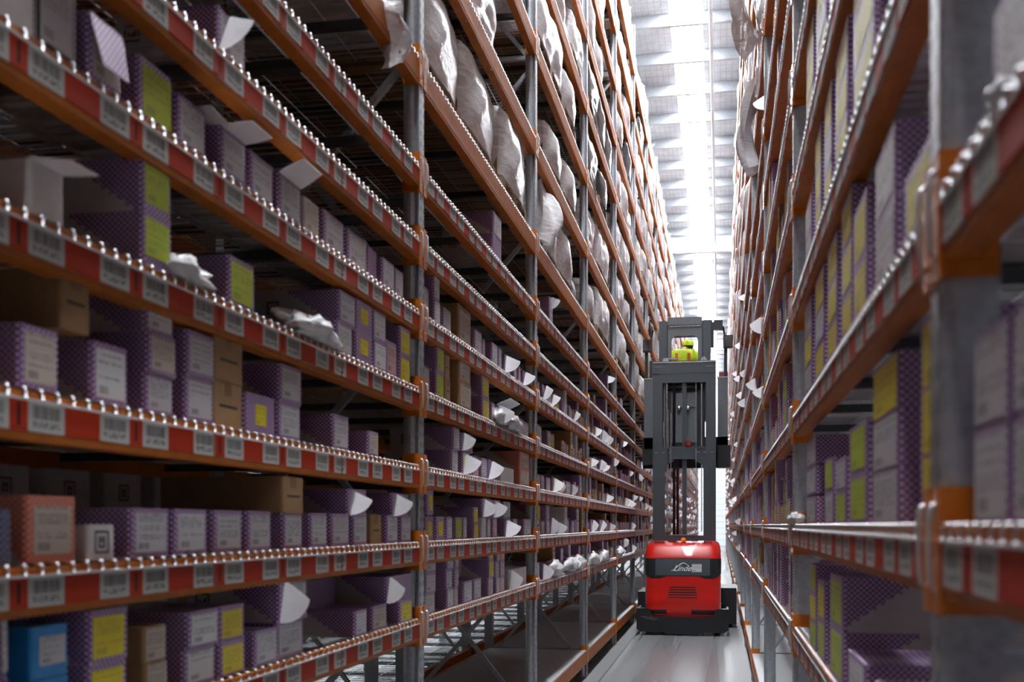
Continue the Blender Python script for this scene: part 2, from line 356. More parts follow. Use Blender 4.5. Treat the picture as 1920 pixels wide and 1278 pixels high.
def build_rack(side):
    levc = LLEV if side=='L' else RLEV; levp = LPAL if side=='L' else RPAL
    lab={'L':'tall orange and galvanised pallet racking on the left of the aisle, with barcode label strips',
         'R':'tall orange and galvanised pallet racking on the right of the aisle, holding yellow-labelled cartons'}[side]
    root=thing('pallet_rack',lab,'racking',side_loc(side,0),rot_r(side=='R'))
    sg = 1 if side=='L' else -1
    def y_at(k):  return YU(k) if side=='L' else -(YU(k)+.1)      # local y of the upright's low edge
    def y_bay(k): return YU(k)+.1 if side=='L' else -(YU(k+1))    # local y where bay k starts
    ups=MB(); rear=MB(); far=MB(); fdeck=MB(); fbr=MB(); fstrip=MB(); rbeam=MB()
    us=upright_mb(ZT,True); bc=beam_mb(.10); bp=beam_mb(.13)
    for k in range(-1,NB+2):
        if k<=20: o=link('upright',up_me,root,(0,y_at(k),0))
        else: ups.add(us,T(0,y_at(k),0))
        rear.add(us,T(-1.02,y_at(k),0))
        if k<10: link('frame_brace',brace_me,root,(0,y_at(k),0))
        else: fbr.add(brace_mesh,T(0,y_at(k),0))
    cn=conn_mb(True); cf=conn_mb(False)
    for k in range(-1,NB+1):
        yb=y_bay(k)
        for li,z in enumerate([BASE]+levc+levp):
            pal = z in levp or z==BASE
            rbeam.add(bp if pal else bc,T(-1.05,yb,z))
            if -1<=k<=4 or (k==-1 and side=='R'):
                bm=link('beam',beam_p if pal else beam_c,root,(0,yb,z))
                if k<NEAR:
                    link('end_connector',conn_near,bm,(0,BL,0)); link('end_connector',conn_far,bm,(0,0,0))
                    if 1<z<6:
                        link('safety_clip',clip_me,bm,(0,BL+.012,0)); link('safety_clip',clip_me,bm,(0,-.012,0))
                else:
                    far.add(cn,T(0,yb+BL,z)); far.add(cf,T(0,yb,z))
                if not pal: link('label_strip',strip_me,bm,(0,0,0))
            else:
                far.add(bp if pal else bc,T(0,yb,z)); far.add(cn,T(0,yb+BL,z)); far.add(cf,T(0,yb,z))
                if not pal: 
                    fstrip.face([(.0035,yb,z-.082),(.0035,yb+BL,z-.082),(.0035,yb+BL,z-.017),(.0035,yb,z-.017)],0,[(0,0),(BL,0),(BL,1),(0,1)])
            if z==BASE:
                if k>=2 or side=='R': fdeck.box(-1.04,-.004,yb,yb+BL,z+.001,z+.012,2)
            elif 0<=k<=4 or (k==-1 and side=='R'): link('wire_deck',deck_me,root,(0,yb,z))
            else: fdeck.add(deck_lo,T(0,yb,z))
    obj('rear_upright',rear,M['galv'],root)['kind']='stuff'
    if ups.v: stuff(obj('upright',ups,M['galv'],root))
    stuff(obj('beam',far,M['orange'],root)); stuff(obj('rear_beam',rbeam,M['orange'],root))
    stuff(obj('wire_deck',fdeck,[M['wire'],M['dark_steel'],M['plate']],root)); stuff(obj('frame_brace',fbr,M['galv'],root)); stuff(obj('label_strip',fstrip,M['strip'],root))
    return root
build_rack('L'); build_rack('R')

# ------------------------------------------------------------------ cartons
KIND={'purple':('dot','dots','card'),'magenta':('pinkdot','pinkdots','card'),'orange':('ordot','ordots','card'),'navy':('nvdot','nvdots','card'),
      'kraft':('kraft','kraft','kraft'),'blue':('blue','blue','blue'),'white':('card','card','card'),'logo':('card','card','card')}
cache={}
def carton_mb(w,h,d,kind,open_=False):
    b=MB(); j=.0015
    t=.003
    fr,sd,cp=0,1,2
    def F(pts,m,uv): b.face(pts,m,uv)
    if not open_:
        r=.009
        F([(0,r,0),(0,w-r,0),(0,w-r,h),(0,r,h)],fr,[(r,0),(w-r,0),(w-r,h),(r,h)])
        F([(-d,0,h),(-r,0,h),(0,r,h),(0,w-r,h),(-r,w,h),(-d,w,h)],sd,[(d,.0),(r,.0),(0,.0),(0,.01),(r,.01),(d,.01)])
        for q in range(3):
            a0,a1=q*PI/6,(q+1)*PI/6
            p0=(-r+r*math.sin(a0),r-r*math.cos(a0)); p1=(-r+r*math.sin(a1),r-r*math.cos(a1)); u0,u1=r-q*.003,r-(q+1)*.003
            F([(*p0,0),(*p1,0),(*p1,h),(*p0,h)],sd,[(u0,h),(u1,h),(u1,0),(u0,0)])
            F([(p1[0],w-p1[1],0),(p0[0],w-p0[1],0),(p0[0],w-p0[1],h),(p1[0],w-p1[1],h)],sd,[(u1,h),(u0,h),(u0,0),(u1,0)])
    rr=r if not open_ else 0
    F([(-d,0,0),(-rr,0,0),(-rr,0,h),(-d,0,h)],sd,[(d,h),(rr,h),(rr,0),(d,0)])
    F([(-rr,w,0),(-d,w,0),(-d,w,h),(-rr,w,h)],sd,[(rr,h),(d,h),(d,0),(rr,0)])
    F([(-d,w,0),(-d,0,0),(-d,0,h),(-d,w,h)],cp,[(0,0)]*4)
    F([(0,0,0),(-d,0,0),(-d,w,0),(0,w,0)],cp,[(0,0)]*4)
    if open_=='front':                                # open end towards the aisle
        F([(-d,0,h),(0,0,h),(0,w,h),(-d,w,h)],sd,[(d,.0),(0,.0),(0,.01),(d,.01)])
        for y in (t,w-t): F([(-d+t,y,t),(0,y,t),(0,y,h-t),(-d+t,y,h-t)],3,None)
        for z in (t,h-t): F([(-d+t,t,z),(0,t,z),(0,w-t,z),(-d+t,w-t,z)],3,None)
        F([(-d+t,t,t),(-d+t,w-t,t),(-d+t,w-t,h-t),(-d+t,t,h-t)],3,None)
        for a,c in (((0,0,0),(0,w,0)),((0,0,h-t),(0,w,h-t))): b.box(-.0005,0,0,w,a[2],a[2]+t,3)
        b.box(-.0005,0,0,t,0,h,3); b.box(-.0005,0,w-t,w,0,h,3)
    if open_=='top':
        F([(0,0,0),(0,w,0),(0,w,h),(0,0,h)],fr,[(0,0),(w,0),(w,h),(0,h)])
        for y in (t,w-t): F([(-d+t,y,t),(-t,y,t),(-t,y,h),(-d+t,y,h)],3,None)
        for x in (-t,-d+t): F([(x,t,t),(x,w-t,t),(x,w-t,h),(x,t,h)],3,None)
        F([(-d+t,t,t),(-t,t,t),(-t,w-t,t),(-d+t,w-t,t)],3,None)
    if kind=='kraft' and not open_:
        b.box(0,.0005,w*.2,w*.8,h*.44,h*.5,5)
        b.box(-d,0,w/2-.02,w/2+.02,h,h+.0006,4); b.box(0,.0006,w/2-.02,w/2+.02,h*.7,h,4)
    if kind=='logo':
        for (y0,y1,z0,z1) in ((-.026,.026,-.026,-.021),(-.026,.026,.021,.026),(-.026,-.021,-.021,.021),(.021,.026,-.021,.021),(-.012,-.006,-.014,.014),(-.012,.012,-.014,-.008),(.006,.012,-.008,.014),(-.003,.003,-.002,.012)):
            b.box(-d-.0006,-d,w/2+y0,w/2+y1,h/2+z0,h/2+z1,5)
            b.box(0,.0006,w/2+y0,w/2+y1,h/2+z0,h/2+z1,5)
    return b
def carton_mesh(w,h,d,kind,open_=False):
    key=(round(w,2),round(h,2),round(d,2),kind,open_)
    if key not in cache:
        w_,h_,d_=key[:3]; ks=KIND[kind]; inner=M['kraft'] if kind=='kraft' else M['inner']
        cache[key]=carton_mb(w_,h_,d_,kind,open_).mesh('carton',[M[ks[0]],M[ks[1]],M[ks[2]],inner,M['tape'],M['ink']])
    return cache[key],key[:3]
lab_cache={}
def label_mesh(w,h,mat,y0,y1,z0,z1):
    key=(w,h,mat,y0,y1,z0,z1)
    if key not in lab_cache:
        b=MB(); a,c,e,f=w*y0,w*y1,h*z0,h*z1
        b.face([(.0009,a,e),(.0009,c,e),(.0009,c,f),(.0009,a,f)],0,[(0,0),(1,0),(1,1),(0,1)]); b.box(.0002,.0008,a,c,e,f,0)
        lab_cache[key]=b.mesh('label',M[mat])
    return lab_cache[key]
def fan_mb(h=.12, l=.1):
    pts=[(0,0),(0,h),(.012,h)]+[(l*(.12+.88*t),h*(1-.42*t)) for t in (.5,1.)]+[(l*.985,h*.44),(l*.86,h*.27),(l*.68,h*.13),(l*.42,h*.035),(l*.2,0)]
    b=MB(); n=len(pts)
    f=lambda p,o:(p[0],-p[0]*p[0]*1.4+o,p[1])
    fr=[f(p,0) for p in pts]; bk=[f(p,.0022) for p in pts]
    c0,c1=f((l*.35,h*.5),0),f((l*.35,h*.5),.0022)
    for i in range(n):
        j=(i+1)%n; b.face([c0,fr[i],fr[j]]); b.face([c1,bk[j],bk[i]]); b.face([fr[i],bk[i],bk[j],fr[j]])
    return b
fan_m={}
def fan_mesh(h,l,mat='inner'):
    k=(round(h,2),round(l,2),mat)
    if k not in fan_m: fan_m[k]=fan_mb(k[0],k[1]).mesh('flap',M[mat])
    return fan_m[k]
def panel_mesh(w,l,mats):                              # flap hinged along y at x=0, runs out +x
    k=(round(w,2),round(l,2),tuple(mats),'p')
    if k not in fan_m:
        b=MB(); w_,l_=k[0],k[1]; P=[(0,0),(l_*.25,.0),(l_,.012),(l_,w_-.012),(l_*.25,w_),(0,w_)]
        b.face([(x,y,.002) for x,y in P],0,P); b.face([(x,y,0) for x,y in P][::-1],1,P[::-1])
        for i in range(6):
            a,c=P[i],P[(i+1)%6]; b.face([(*a,0),(*c,0),(*c,.002),(*a,.002)],0,[(0,0)]*4)
        fan_m[k]=b.mesh('flap',[M[mats[0]],M[mats[1]]])
    return fan_m[k]
NUM=['first','second','third','fourth','fifth','sixth','seventh','eighth','ninth','tenth','eleventh','twelfth','thirteenth','fourteenth','fifteenth','sixteenth','seventeenth','eighteenth','nineteenth','twentieth','twenty-first','twenty-second','twenty-third','twenty-fourth']
LOOK={'purple':'purple dotted','magenta':'magenta dotted','orange':'orange dotted','navy':'navy dotted','kraft':'brown kraft','blue':'bright blue','white':'plain white','logo':'white logo-marked'}
LBL={'grey_label':'grey label','white_label':'white label','tan_label':'tan label','pink_label':'pink label','yellow_label':'yellow label','green_label':'lime label',None:'no label'}
def shelf_word(side,li): return NUM[li]+' carton shelf up'
seq={}
def carton(side,bay,li,y,z,w,h,d,kind='purple',lab='grey_label',opn=False,flap=None,dx=0.,yaw=0.,tier='',lr=None,nolabel=False,labtext=None):
    """y: near edge along the aisle. side decides facing."""
    me,(w,h,d)=carton_mesh(w,h,d,kind,opn)
    if side=='L': loc=(-A-.012+dx,y,z); rz=yaw
    else: loc=(B+.012-dx,y+w,z); rz=PI+yaw
    nm='carton'
    o=link(nm,me,None,loc,rz)
    key=(side,bay,li,tier); seq[key]=seq.get(key,0)+1
    rack={'L':'left','R':'right'}[side]
    bayw={-1:'nearest',0:'first',1:'second',2:'third'}[bay]; lw='unlabelled' if not lab or nolabel else lab.split('_')[0]+'-labelled'
    txt=labtext or f"{LOOK[kind]} {lw} {'open ' if flap or opn else ''}carton, {NUM[min(seq[key]-1,23)]} along, {tier or 'single layer'}, {NUM[li]} shelf up, {bayw} {rack} bay"
    tag(o,txt,'carton box',f'cartons on the {rack} rack')
    if lab and not nolabel:
        y0,y1,z0,z1 = lr or ((.12,.9,.1,.9) if lab!='yellow_label' else (.1,.88,.08,.86))
        if w>.15 and lab in ('yellow_label','green_label') and not lr: y0,y1=.14,.88
        link('label',label_mesh(w,h,lab,y0,y1,z0,z1),o)
    if flap:
        for f in ([flap] if isinstance(flap,str) else flap):
            if f=='fan':
                fo=link('flap',fan_mesh(h,min(.11,h*.85+.0)),o,(0.001,(0.002 if side=='L' else w-.002),0)); fo.rotation_euler=(R.uniform(-.45,-.15)*(1 if side=='L' else -1),0,R.uniform(-.35,.1)*(1 if side=='L' else -1))
            elif f=='up':
                fo=link('flap',panel_mesh(w,.09,('inner','inner' if kind!='kraft' else 'kraft')),o,(0,0,h)); fo.rotation_euler=(0,-R.uniform(-.15,.5),0)
            elif f=='hang':
                fo=link('flap',panel_mesh(w,.12,('dot','inner')),o,(0,0,h)); fo.rotation_euler=(0,R.uniform(1.25,1.4),0)
            elif f=='sidelid':
                fo=link('flap',panel_mesh(.12,.1,('inner','card')),o,(-.1,(.0 if side=='L' else w),h)); fo.rotation_euler=(0,-.15,R.uniform(-1.7,-1.3) if side=='L' else R.uniform(1.3,1.7))
            elif f=='kfan':
                fo=link('flap',fan_mesh(h,.11,'kraft'),o,(0.001,0.002 if side=='L' else w-.002,0)); fo.rotation_euler=(0,0,-.3 if side=='L' else .3)
    return o
def CU(bay,li,u0,u1,h,kind='purple',lab='grey_label',stack=1,d=.33,z0=0.,**kw):
    """left rack carton whose front runs between picture columns u0..u1, measured on the carton-front plane"""
    y0,y1=yl(u0),yl(u1); z=LLEV[li]+.007+z0
    for i in range(stack):
        t = kw.get('tier') or ('' if stack==1 and z0==0 else ['bottom layer','second layer','third layer'][i] if z0==0 else 'upper layer')
        k2={k:v for k,v in kw.items() if k!='tier'}
        lb=lab[i] if isinstance(lab,(list,tuple)) else lab
        if i<stack-1: k2.pop('flap',None); k2.pop('opn',None)
        carton('L',bay,li,y0+R.uniform(-.003,.003),z+i*(round(h,2)+.001),y1-y0,h,d+R.uniform(-.01,.01),kind,lb,tier=t,dx=kw.get('dx',0)+R.uniform(-.008,.004) if 'dx' not in kw else kw['dx'],**{k:v for k,v in k2.items() if k!='dx'})
Yl='yellow_label'; Gl='green_label'; Wl='white_label'; Tl='tan_label'; Pl='pink_label'
# --- first left bay, shelf by shelf (bottom up)
CU(0,0,2,15,.13,lab='grey_label',stack=2)
CU(0,0,60,133,.11,'blue',stack=2,lab='grey_label',lr=(.22,.9,.25,.8))
CU(0,0,165,240,.12,lab=Yl,stack=2)
CU(0,0,276,316,.09,'kraft','tan_label',stack=2,lr=(.1,.95,.05,.95),d=.25)
CU(0,0,350,411,.105,lab=[Wl,Wl],stack=2)
CU(0,0,414,462,.105,lab=Yl,stack=2)
CU(0,0,475,520,.11)
CU(0,0,520,572,.12,d=.3); CU(0,0,518,572,.13,lab='grey_label',z0=.121,flap='fan',dx=.01)
CU(0,0,664,687,.10,d=.33); CU(0,0,700,728,.10,lab=Tl); CU(0,0,748,772,.10,lab=Yl)
CU(0,0,724,772,.11,z0=.102,lab=None,flap='fan',d=.4,tier='upper layer'); CU(0,0,664,715,.11,'purple',None,z0=.102,d=.3,dx=-.2,tier='back upper layer')
# shelf 2
CU(0,1,0,25,.11,'navy',lab=None); CU(0,1,56,150,.135,'orange','tan_label',lr=(.14,.88,.12,.85),d=.3)
CU(0,1,245,318,.115); CU(0,1,325,390,.115)
CU(0,1,405,460,.115); CU(0,1,467,513,.115); CU(0,1,533,569,.115); CU(0,1,583,616,.115); CU(0,1,624,658,.115); CU(0,1,663,691,.115)
CU(0,1,697,718,.115,'kraft',None); CU(0,1,726,748,.115); CU(0,1,753,773,.115)
CU(0,1,532,570,.115,'kraft',None,z0=.117,d=.42); CU(0,1,655,690,.10,z0=.117,lab=None,flap='fan',d=.34,tier='upper layer'); CU(0,1,737,768,.10,z0=.117,lab=None,flap='fan',d=.3,tier='upper layer')
o=carton('L',0,1,yl(165),LLEV[1]+.007,.10,.08,.13,'logo',None,tier='small one'); 
for i in range(6):
    carton('L',0,1,2.02+i*.27,LLEV[1]+.13,.2,.12,.3,'logo',None,dx=-.52,tier='back row')
for i in range(6):
    carton('L',0,1,2.0+i*.27,LLEV[1]+.007,.22,.12,.3,'white',None,dx=-.52,tier='lower back row')
# shelf 3
CU(0,2,36,110,.13,lab=Tl,d=.3); CU(0,2,176,244,.14,d=.33,lab=Wl)
CU(0,2,276,331,.095,lab=['grey_label',Tl,Wl],stack=3); CU(0,2,350,404,.125,stack=2)
CU(0,2,404,459,.13,'kraft',None,stack=2,d=.28); CU(0,2,463,520,.125,lab=Yl,lr=(.32,.68,.22,.75),d=.3)
CU(0,2,524,566,.12,stack=2,d=.35); CU(0,2,627,658,.13); CU(0,2,690,709,.10,lab=Tl); CU(0,2,590,612,.17,'kraft',Tl,dx=-.1,d=.2)
CU(0,2,118,174,.13,'kraft',None,z0=.145,d=.5,tier='upper layer')
# shelf 4
CU(0,3,50,118,.11,'white',None,d=.25,flap='up'); CU(0,3,265,318,.13,lab=Gl,stack=2,d=.32,lr=(.1,.9,.2,.92))
CU(0,3,428,476,.14,lab=Gl,d=.3,lr=(.1,.9,.1,.9)); CU(0,3,632,662,.115,stack=1,d=.34); CU(0,3,636,667,.12,z0=.117,d=.36)
CU(0,3,668,698,.12,lab=Yl,stack=2,lr=(.25,.72,.3,.8)); CU(0,3,700,724,.12,lab=Wl,stack=2); CU(0,3,726,747,.15,lab=Pl); CU(0,3,750,770,.12,lab=Yl,stack=2)
# shelf 5
CU(0,4,-60,62,.17,'white',None,d=.3); CU(0,4,70,146,.165,lab='grey_label',flap='up',opn='front',nolabel=False); CU(0,4,166,226,.15,lab=Tl,flap='hang')
CU(0,4,262,325,.15,lab=Gl,lr=(.14,.97,.08,.9)); CU(0,4,333,390,.13); CU(0,4,412,460,.13,flap=['up','sidelid'])
CU(0,4,470,515,.13); CU(0,4,522,563,.13,flap='up'); CU(0,4,572,600,.12,'white',Tl); CU(0,4,608,648,.13); CU(0,4,652,690,.13,lab=Wl); CU(0,4,690,708,.12,lab=None); CU(0,4,716,740,.12); CU(0,4,741,758,.12)
# shelf 6
CU(0,5,412,466,.13,flap='fan',d=.3)
# --- second left bay
def row(li,items,bay=1):
    for it in items: CU(bay,li,*it[:3],**(it[3] if len(it)>3 else {}))
row(0,[(798,818,.105,dict(stack=3)),(838,851,.105,dict(stack=3)),(852,860,.105,dict(stack=3,lab=Tl)),(868,884,.125,{}),(889,903,.125,{}),(916,926,.11,dict(stack=3,lab=[ 'grey_label',Yl,Yl])),
 (930,937,.105,dict(stack=3,lab=Tl)),(939,947,.105,dict(stack=3,lab=Pl)),(956,989,.13,dict(kind='white',lab=None,d=.3,flap='fan')),(872,903,.12,dict(z0=.127,lab=None,dx=-.12,d=.3,tier='back upper layer'))])
row(1,[(800,816,.125,dict(lab=Yl,lr=(.3,.75,.2,.8))),(818,834,.125,dict(lab=Yl,lr=(.25,.75,.2,.8))),(836,847,.125,{}),(856,869,.125,dict(lab=Gl)),(870,877,.12,{}),(889,898,.09,dict(lab=Yl,stack=2)),(904,911,.12,dict(kind='white',lab=None)),(913,919,.12,{}),(925,934,.12,dict(lab=Pl)),
 (948,958,.12,dict(flap='fan')),(962,970,.12,{}),(982,996,.12,{}),(905,925,.11,dict(z0=.125,lab=None,flap='fan',tier='upper layer')),(926,940,.11,dict(z0=.125,lab=None,flap='fan',tier='upper layer')),(945,958,.11,dict(z0=.122,tier='upper layer')),(800,812,.12,dict(z0=.127,lab=Yl,lr=(.3,.8,.2,.8),tier='upper layer'))])
row(2,[(850,862,.12,dict(stack=2,d=.36)),(868,881,.125,dict(lab=Yl,flap='fan')),(888,900,.12,dict(kind='purple',lab=Pl)),(903,914,.12,{}),(916,922,.12,dict(flap='fan',lab=None)),(940,964,.1,dict(kind='white',lab=None)),(974,992,.12,dict(kind='orange',lab=Tl,stack=2)),(866,888,.1,dict(z0=.127,lab=None,flap='fan',tier='upper layer'))])
row(3,[(794,808,.12,{}),(820,835,.13,dict(lab=Gl,stack=2)),(836,846,.12,dict(kind='kraft',lab=None,stack=2)),(860,883,.14,dict(kind='kraft',lab=Tl,stack=2)),(906,920,.13,dict(lab=Yl,stack=2)),(922,928,.12,dict(lab=Wl)),(934,955,.13,dict(kind='white',lab=None,opn='front',flap=['up','fan'])),(968,980,.11,{}),(981,992,.11,{})])
row(4,[(794,806,.14,{}),(814,826,.12,dict(stack=2,lab=Wl)),(832,848,.12,{}),(862,886,.2,dict(kind='kraft',lab=Tl)),(890,903,.13,{}),(905,910,.11,{}),(921,932,.13,dict(lab=Wl)),(934,940,.13,{}),(946,956,.12,dict(flap='fan')),(964,968,.11,{}),(972,976,.11,dict(kind='magenta')),(981,990,.11,dict(flap='fan',lab=None))])
row(6,[(926,942,.14,dict(stack=2,lab=[None,Wl]))])
# --- procedural filling
def fill(side,bay,li,dens=1.,wmin=.09,wmax=.19,hmax=.28,labs=None,flapp=.16,y0=None,y1=None,out=None,stackp=.3,d0=.3):
    y=(y0 if y0 is not None else YU(bay)+.13); ye=(y1 if y1 is not None else YU(bay+1)-.02)
    z=(LLEV if side=='L' else RLEV)[li]+.007
    labs=labs or [('grey_label',6),(Wl,2),(Yl,1.2),(Tl,1.2),(Pl,.6),(Gl,.5),(None,1)]
    while y<ye-.08:
        w=round(R.uniform(wmin,wmax),2)
        if y+w>ye: break
        if R.random()>dens: y+=R.uniform(.05,.3); continue
        r=R.random(); kind='purple' if r<.8 else 'white' if r<.87 else 'kraft' if r<.95 else 'magenta' if r<.98 else 'orange'
        lb=R.choices([a for a,_ in labs],[b for _,b in labs])[0]
        if kind=='kraft': lb=None
        h=round(R.uniform(.105,.14),2); n=1
        while n<3 and (n+1)*h<hmax and R.random()<stackp: n+=1
        d=round(R.uniform(d0,d0+.06),2); dx=R.uniform(-.03,.004)
        for i in range(n):
            fl=None
            if i==n-1 and R.random()<flapp and kind in('purple','white'): fl='fan' if R.random()<.75 else 'up'
            if out is None:
                carton(side,bay,li,y,z+i*(h+.001),w,h,d,kind,lb,opn=False,flap=fl,dx=dx,tier='' if n==1 else ['bottom layer','second layer','third layer'][i])
            else: out.append((side,y,z+i*(h+.001),w,h,d,kind,lb,fl,dx))
        y+=w+R.choice([.004,.004,.01,.03])
ylabs=[(Yl,5),('grey_label',3),(Gl,1)]
# right rack: nearest bays
def CR(bay,li,y,w,h,n,labs,kind='purple',d=.33,dx=0.,**kw):
    z=RLEV[li]+.007
    for i in range(n):
        carton('R',bay,li,y,z+i*(h+.001),w,h,d,kind,labs[i%len(labs)],dx=dx,tier='' if n==1 else ['bottom layer','second layer','third layer','fourth layer'][i],**kw)
def yr(u,x=B+.012):
    z=F*x/(CT*(u-1351.)); return (z+x*ST)/CT
def CRU(bay,li,ufar,unear,h,n,labs,**kw):
    a,b_=yr(unear),yr(ufar); CR(bay,li,a,b_-a,h,n,labs,**kw)
# bay index -1 (beside the camera) is called the nearest bay
NUM.append('nearest')                              # NUM[-1]
CRU(-1,1,1826,1893,.12,2,['grey_label','grey_label'],lr=(.04,.93,.05,.93)); CRU(-1,1,1899,1985,.12,2,['grey_label'],lr=(.04,.93,.05,.93)); CRU(-1,1,1990,2200,.12,2,['grey_label'])
CRU(-1,0,1850,1960,.12,2,[Yl],d=.36); CRU(-1,0,1965,2150,.13,1,['grey_label'],kind='kraft')
CRU(-1,2,1860,1990,.13,1,['grey_label'])
CRU(0,1,1725,1768,.107,3,[Yl,Yl,Yl],lr=(.15,.97,.05,.95)); CRU(0,1,1636,1684,.107,3,['grey_label','grey_label',Yl],lr=(.04,.96,.05,.95)); 
CRU(0,1,1592,1626,.12,2,[Gl,Gl]); CRU(0,1,1566,1586,.09,2,[Gl,'grey_label']); CRU(0,1,1546,1562,.1,2,['grey_label',Gl]); CRU(0,1,1512,1530,.105,3,['grey_label'],d=.4)
CRU(0,2,1600,1626,.14,2,[Yl],d=.4); CRU(0,2,1577,1598,.125,3,[Yl]); CRU(0,2,1551,1570,.115,3,[Yl]); CRU(0,2,1528,1545,.115,3,[Yl,'grey_label',Yl]); CRU(0,2,1508,1522,.115,3,['grey_label',Yl]); CRU(0,2,1640,1680,.14,2,['grey_label'],d=.4); CRU(0,2,1695,1750,.13,1,[Yl],d=.35)
CRU(0,3,1566,1590,.115,3,[Yl]); CRU(0,3,1545,1560,.115,3,[Yl,'grey_label',Yl]); CRU(0,3,1528,1540,.115,3,[Yl]); CRU(0,3,1510,1522,.115,2,['grey_label']); CRU(0,3,1600,1640,.13,3,[Yl],d=.36)
CRU(0,4,1512,1526,.115,3,[Yl]); CRU(0,4,1530,1550,.115,3,[Yl,'grey_label']); CRU(0,4,1555,1585,.12,3,[Yl]); CRU(0,5,1508,1524,.12,2,['grey_label']); CRU(0,5,1528,1560,.12,3,[Yl])
# lowest shelf of the right first bay: big cartons end-on
CRU(0,0,1518,1530,.1,3,[Gl,Yl]); CRU(0,0,1533,1546,.13,2,[Gl,Yl],d=.45); CRU(0,0,1556,1580,.15,2,[Gl,Gl],d=.5); CRU(0,0,1590,1622,.115,1,[Wl],d=.45); CRU(0,0,1640,1690,.11,1,[Gl],d=.45); CRU(0,0,1705,1762,.105,1,[Wl],d=.4)
CR(0,0,3.3,.16,.11,2,[None],dx=-.42,d=.35); CR(0,0,2.6,.3,.12,2,[None],dx=-.55,d=.4)

# the rest of the small cartons: one uncountable mass down the aisle
far=[]
for k in range(2,NB): 
    for li in range(7): 
        fill('L',k,li,.9 if li<5 else .07,.1,.18,.28,None,.15,out=far,stackp=.3)
for li,dn in ((0,.9),(1,.95),(2,.9),(3,.9),(4,.8),(5,.8),(6,.7),(7,.6)): fill('R',1,li,dn,.13,.2,.4,ylabs if li else None,.02,out=far,stackp=.72)
for k in range(2,NB):
    for li in range(8):
        fill('R',k,li,.88,.12,.2,.4,None,.04,out=far,stackp=.5)
for li in (5,): fill('L',1,li,.0,out=far)
mats=['dot','dots','card','inner','pinkdot','pinkdots','kraft','ordot','ordots','grey_label','white_label','tan_label','pink_label','yellow_label','green_label','tape','ink']
mi={m:i for i,m in enumerate(mats)}
fb=MB()
for (side,y,z,w,h,d,kind,lb,fl,dx) in far:
    ks=KIND[kind]; c=carton_mb(w,h,d,kind); c.m=[mi.get(ks[m],2) if m<3 else 3 for m in c.m]
    if lb: c.face([(.001,w*.12,h*.1),(.001,w*.9,h*.1),(.001,w*.9,h*.9),(.001,w*.12,h*.9)],mi[lb],[(0,0),(1,0),(1,1),(0,1)])
    if fl: 
        g=fan_mb(h,.1); g.m=[3]*len(g.m); c.add(g,T(0,.002 if side=='L' else w-.002,0)@Matrix.Rotation(R.uniform(-.7,.1)*(1 if side=='L' else -1),4,'Z')@Matrix.Rotation(R.uniform(-.45,-.1)*(1 if side=='L' else -1),4,'X'))
    Mx = T(-A-.012+dx,y,z) if side=='L' else T(B+.012-dx,y+w,z)@Matrix.Rotation(PI,4,'Z')
    fb.add(c,Mx)
tag(obj('distant_cartons',fb,[M[m] for m in mats]),'small purple and white cartons massed on the far shelves on both sides','cartons',None,'stuff')

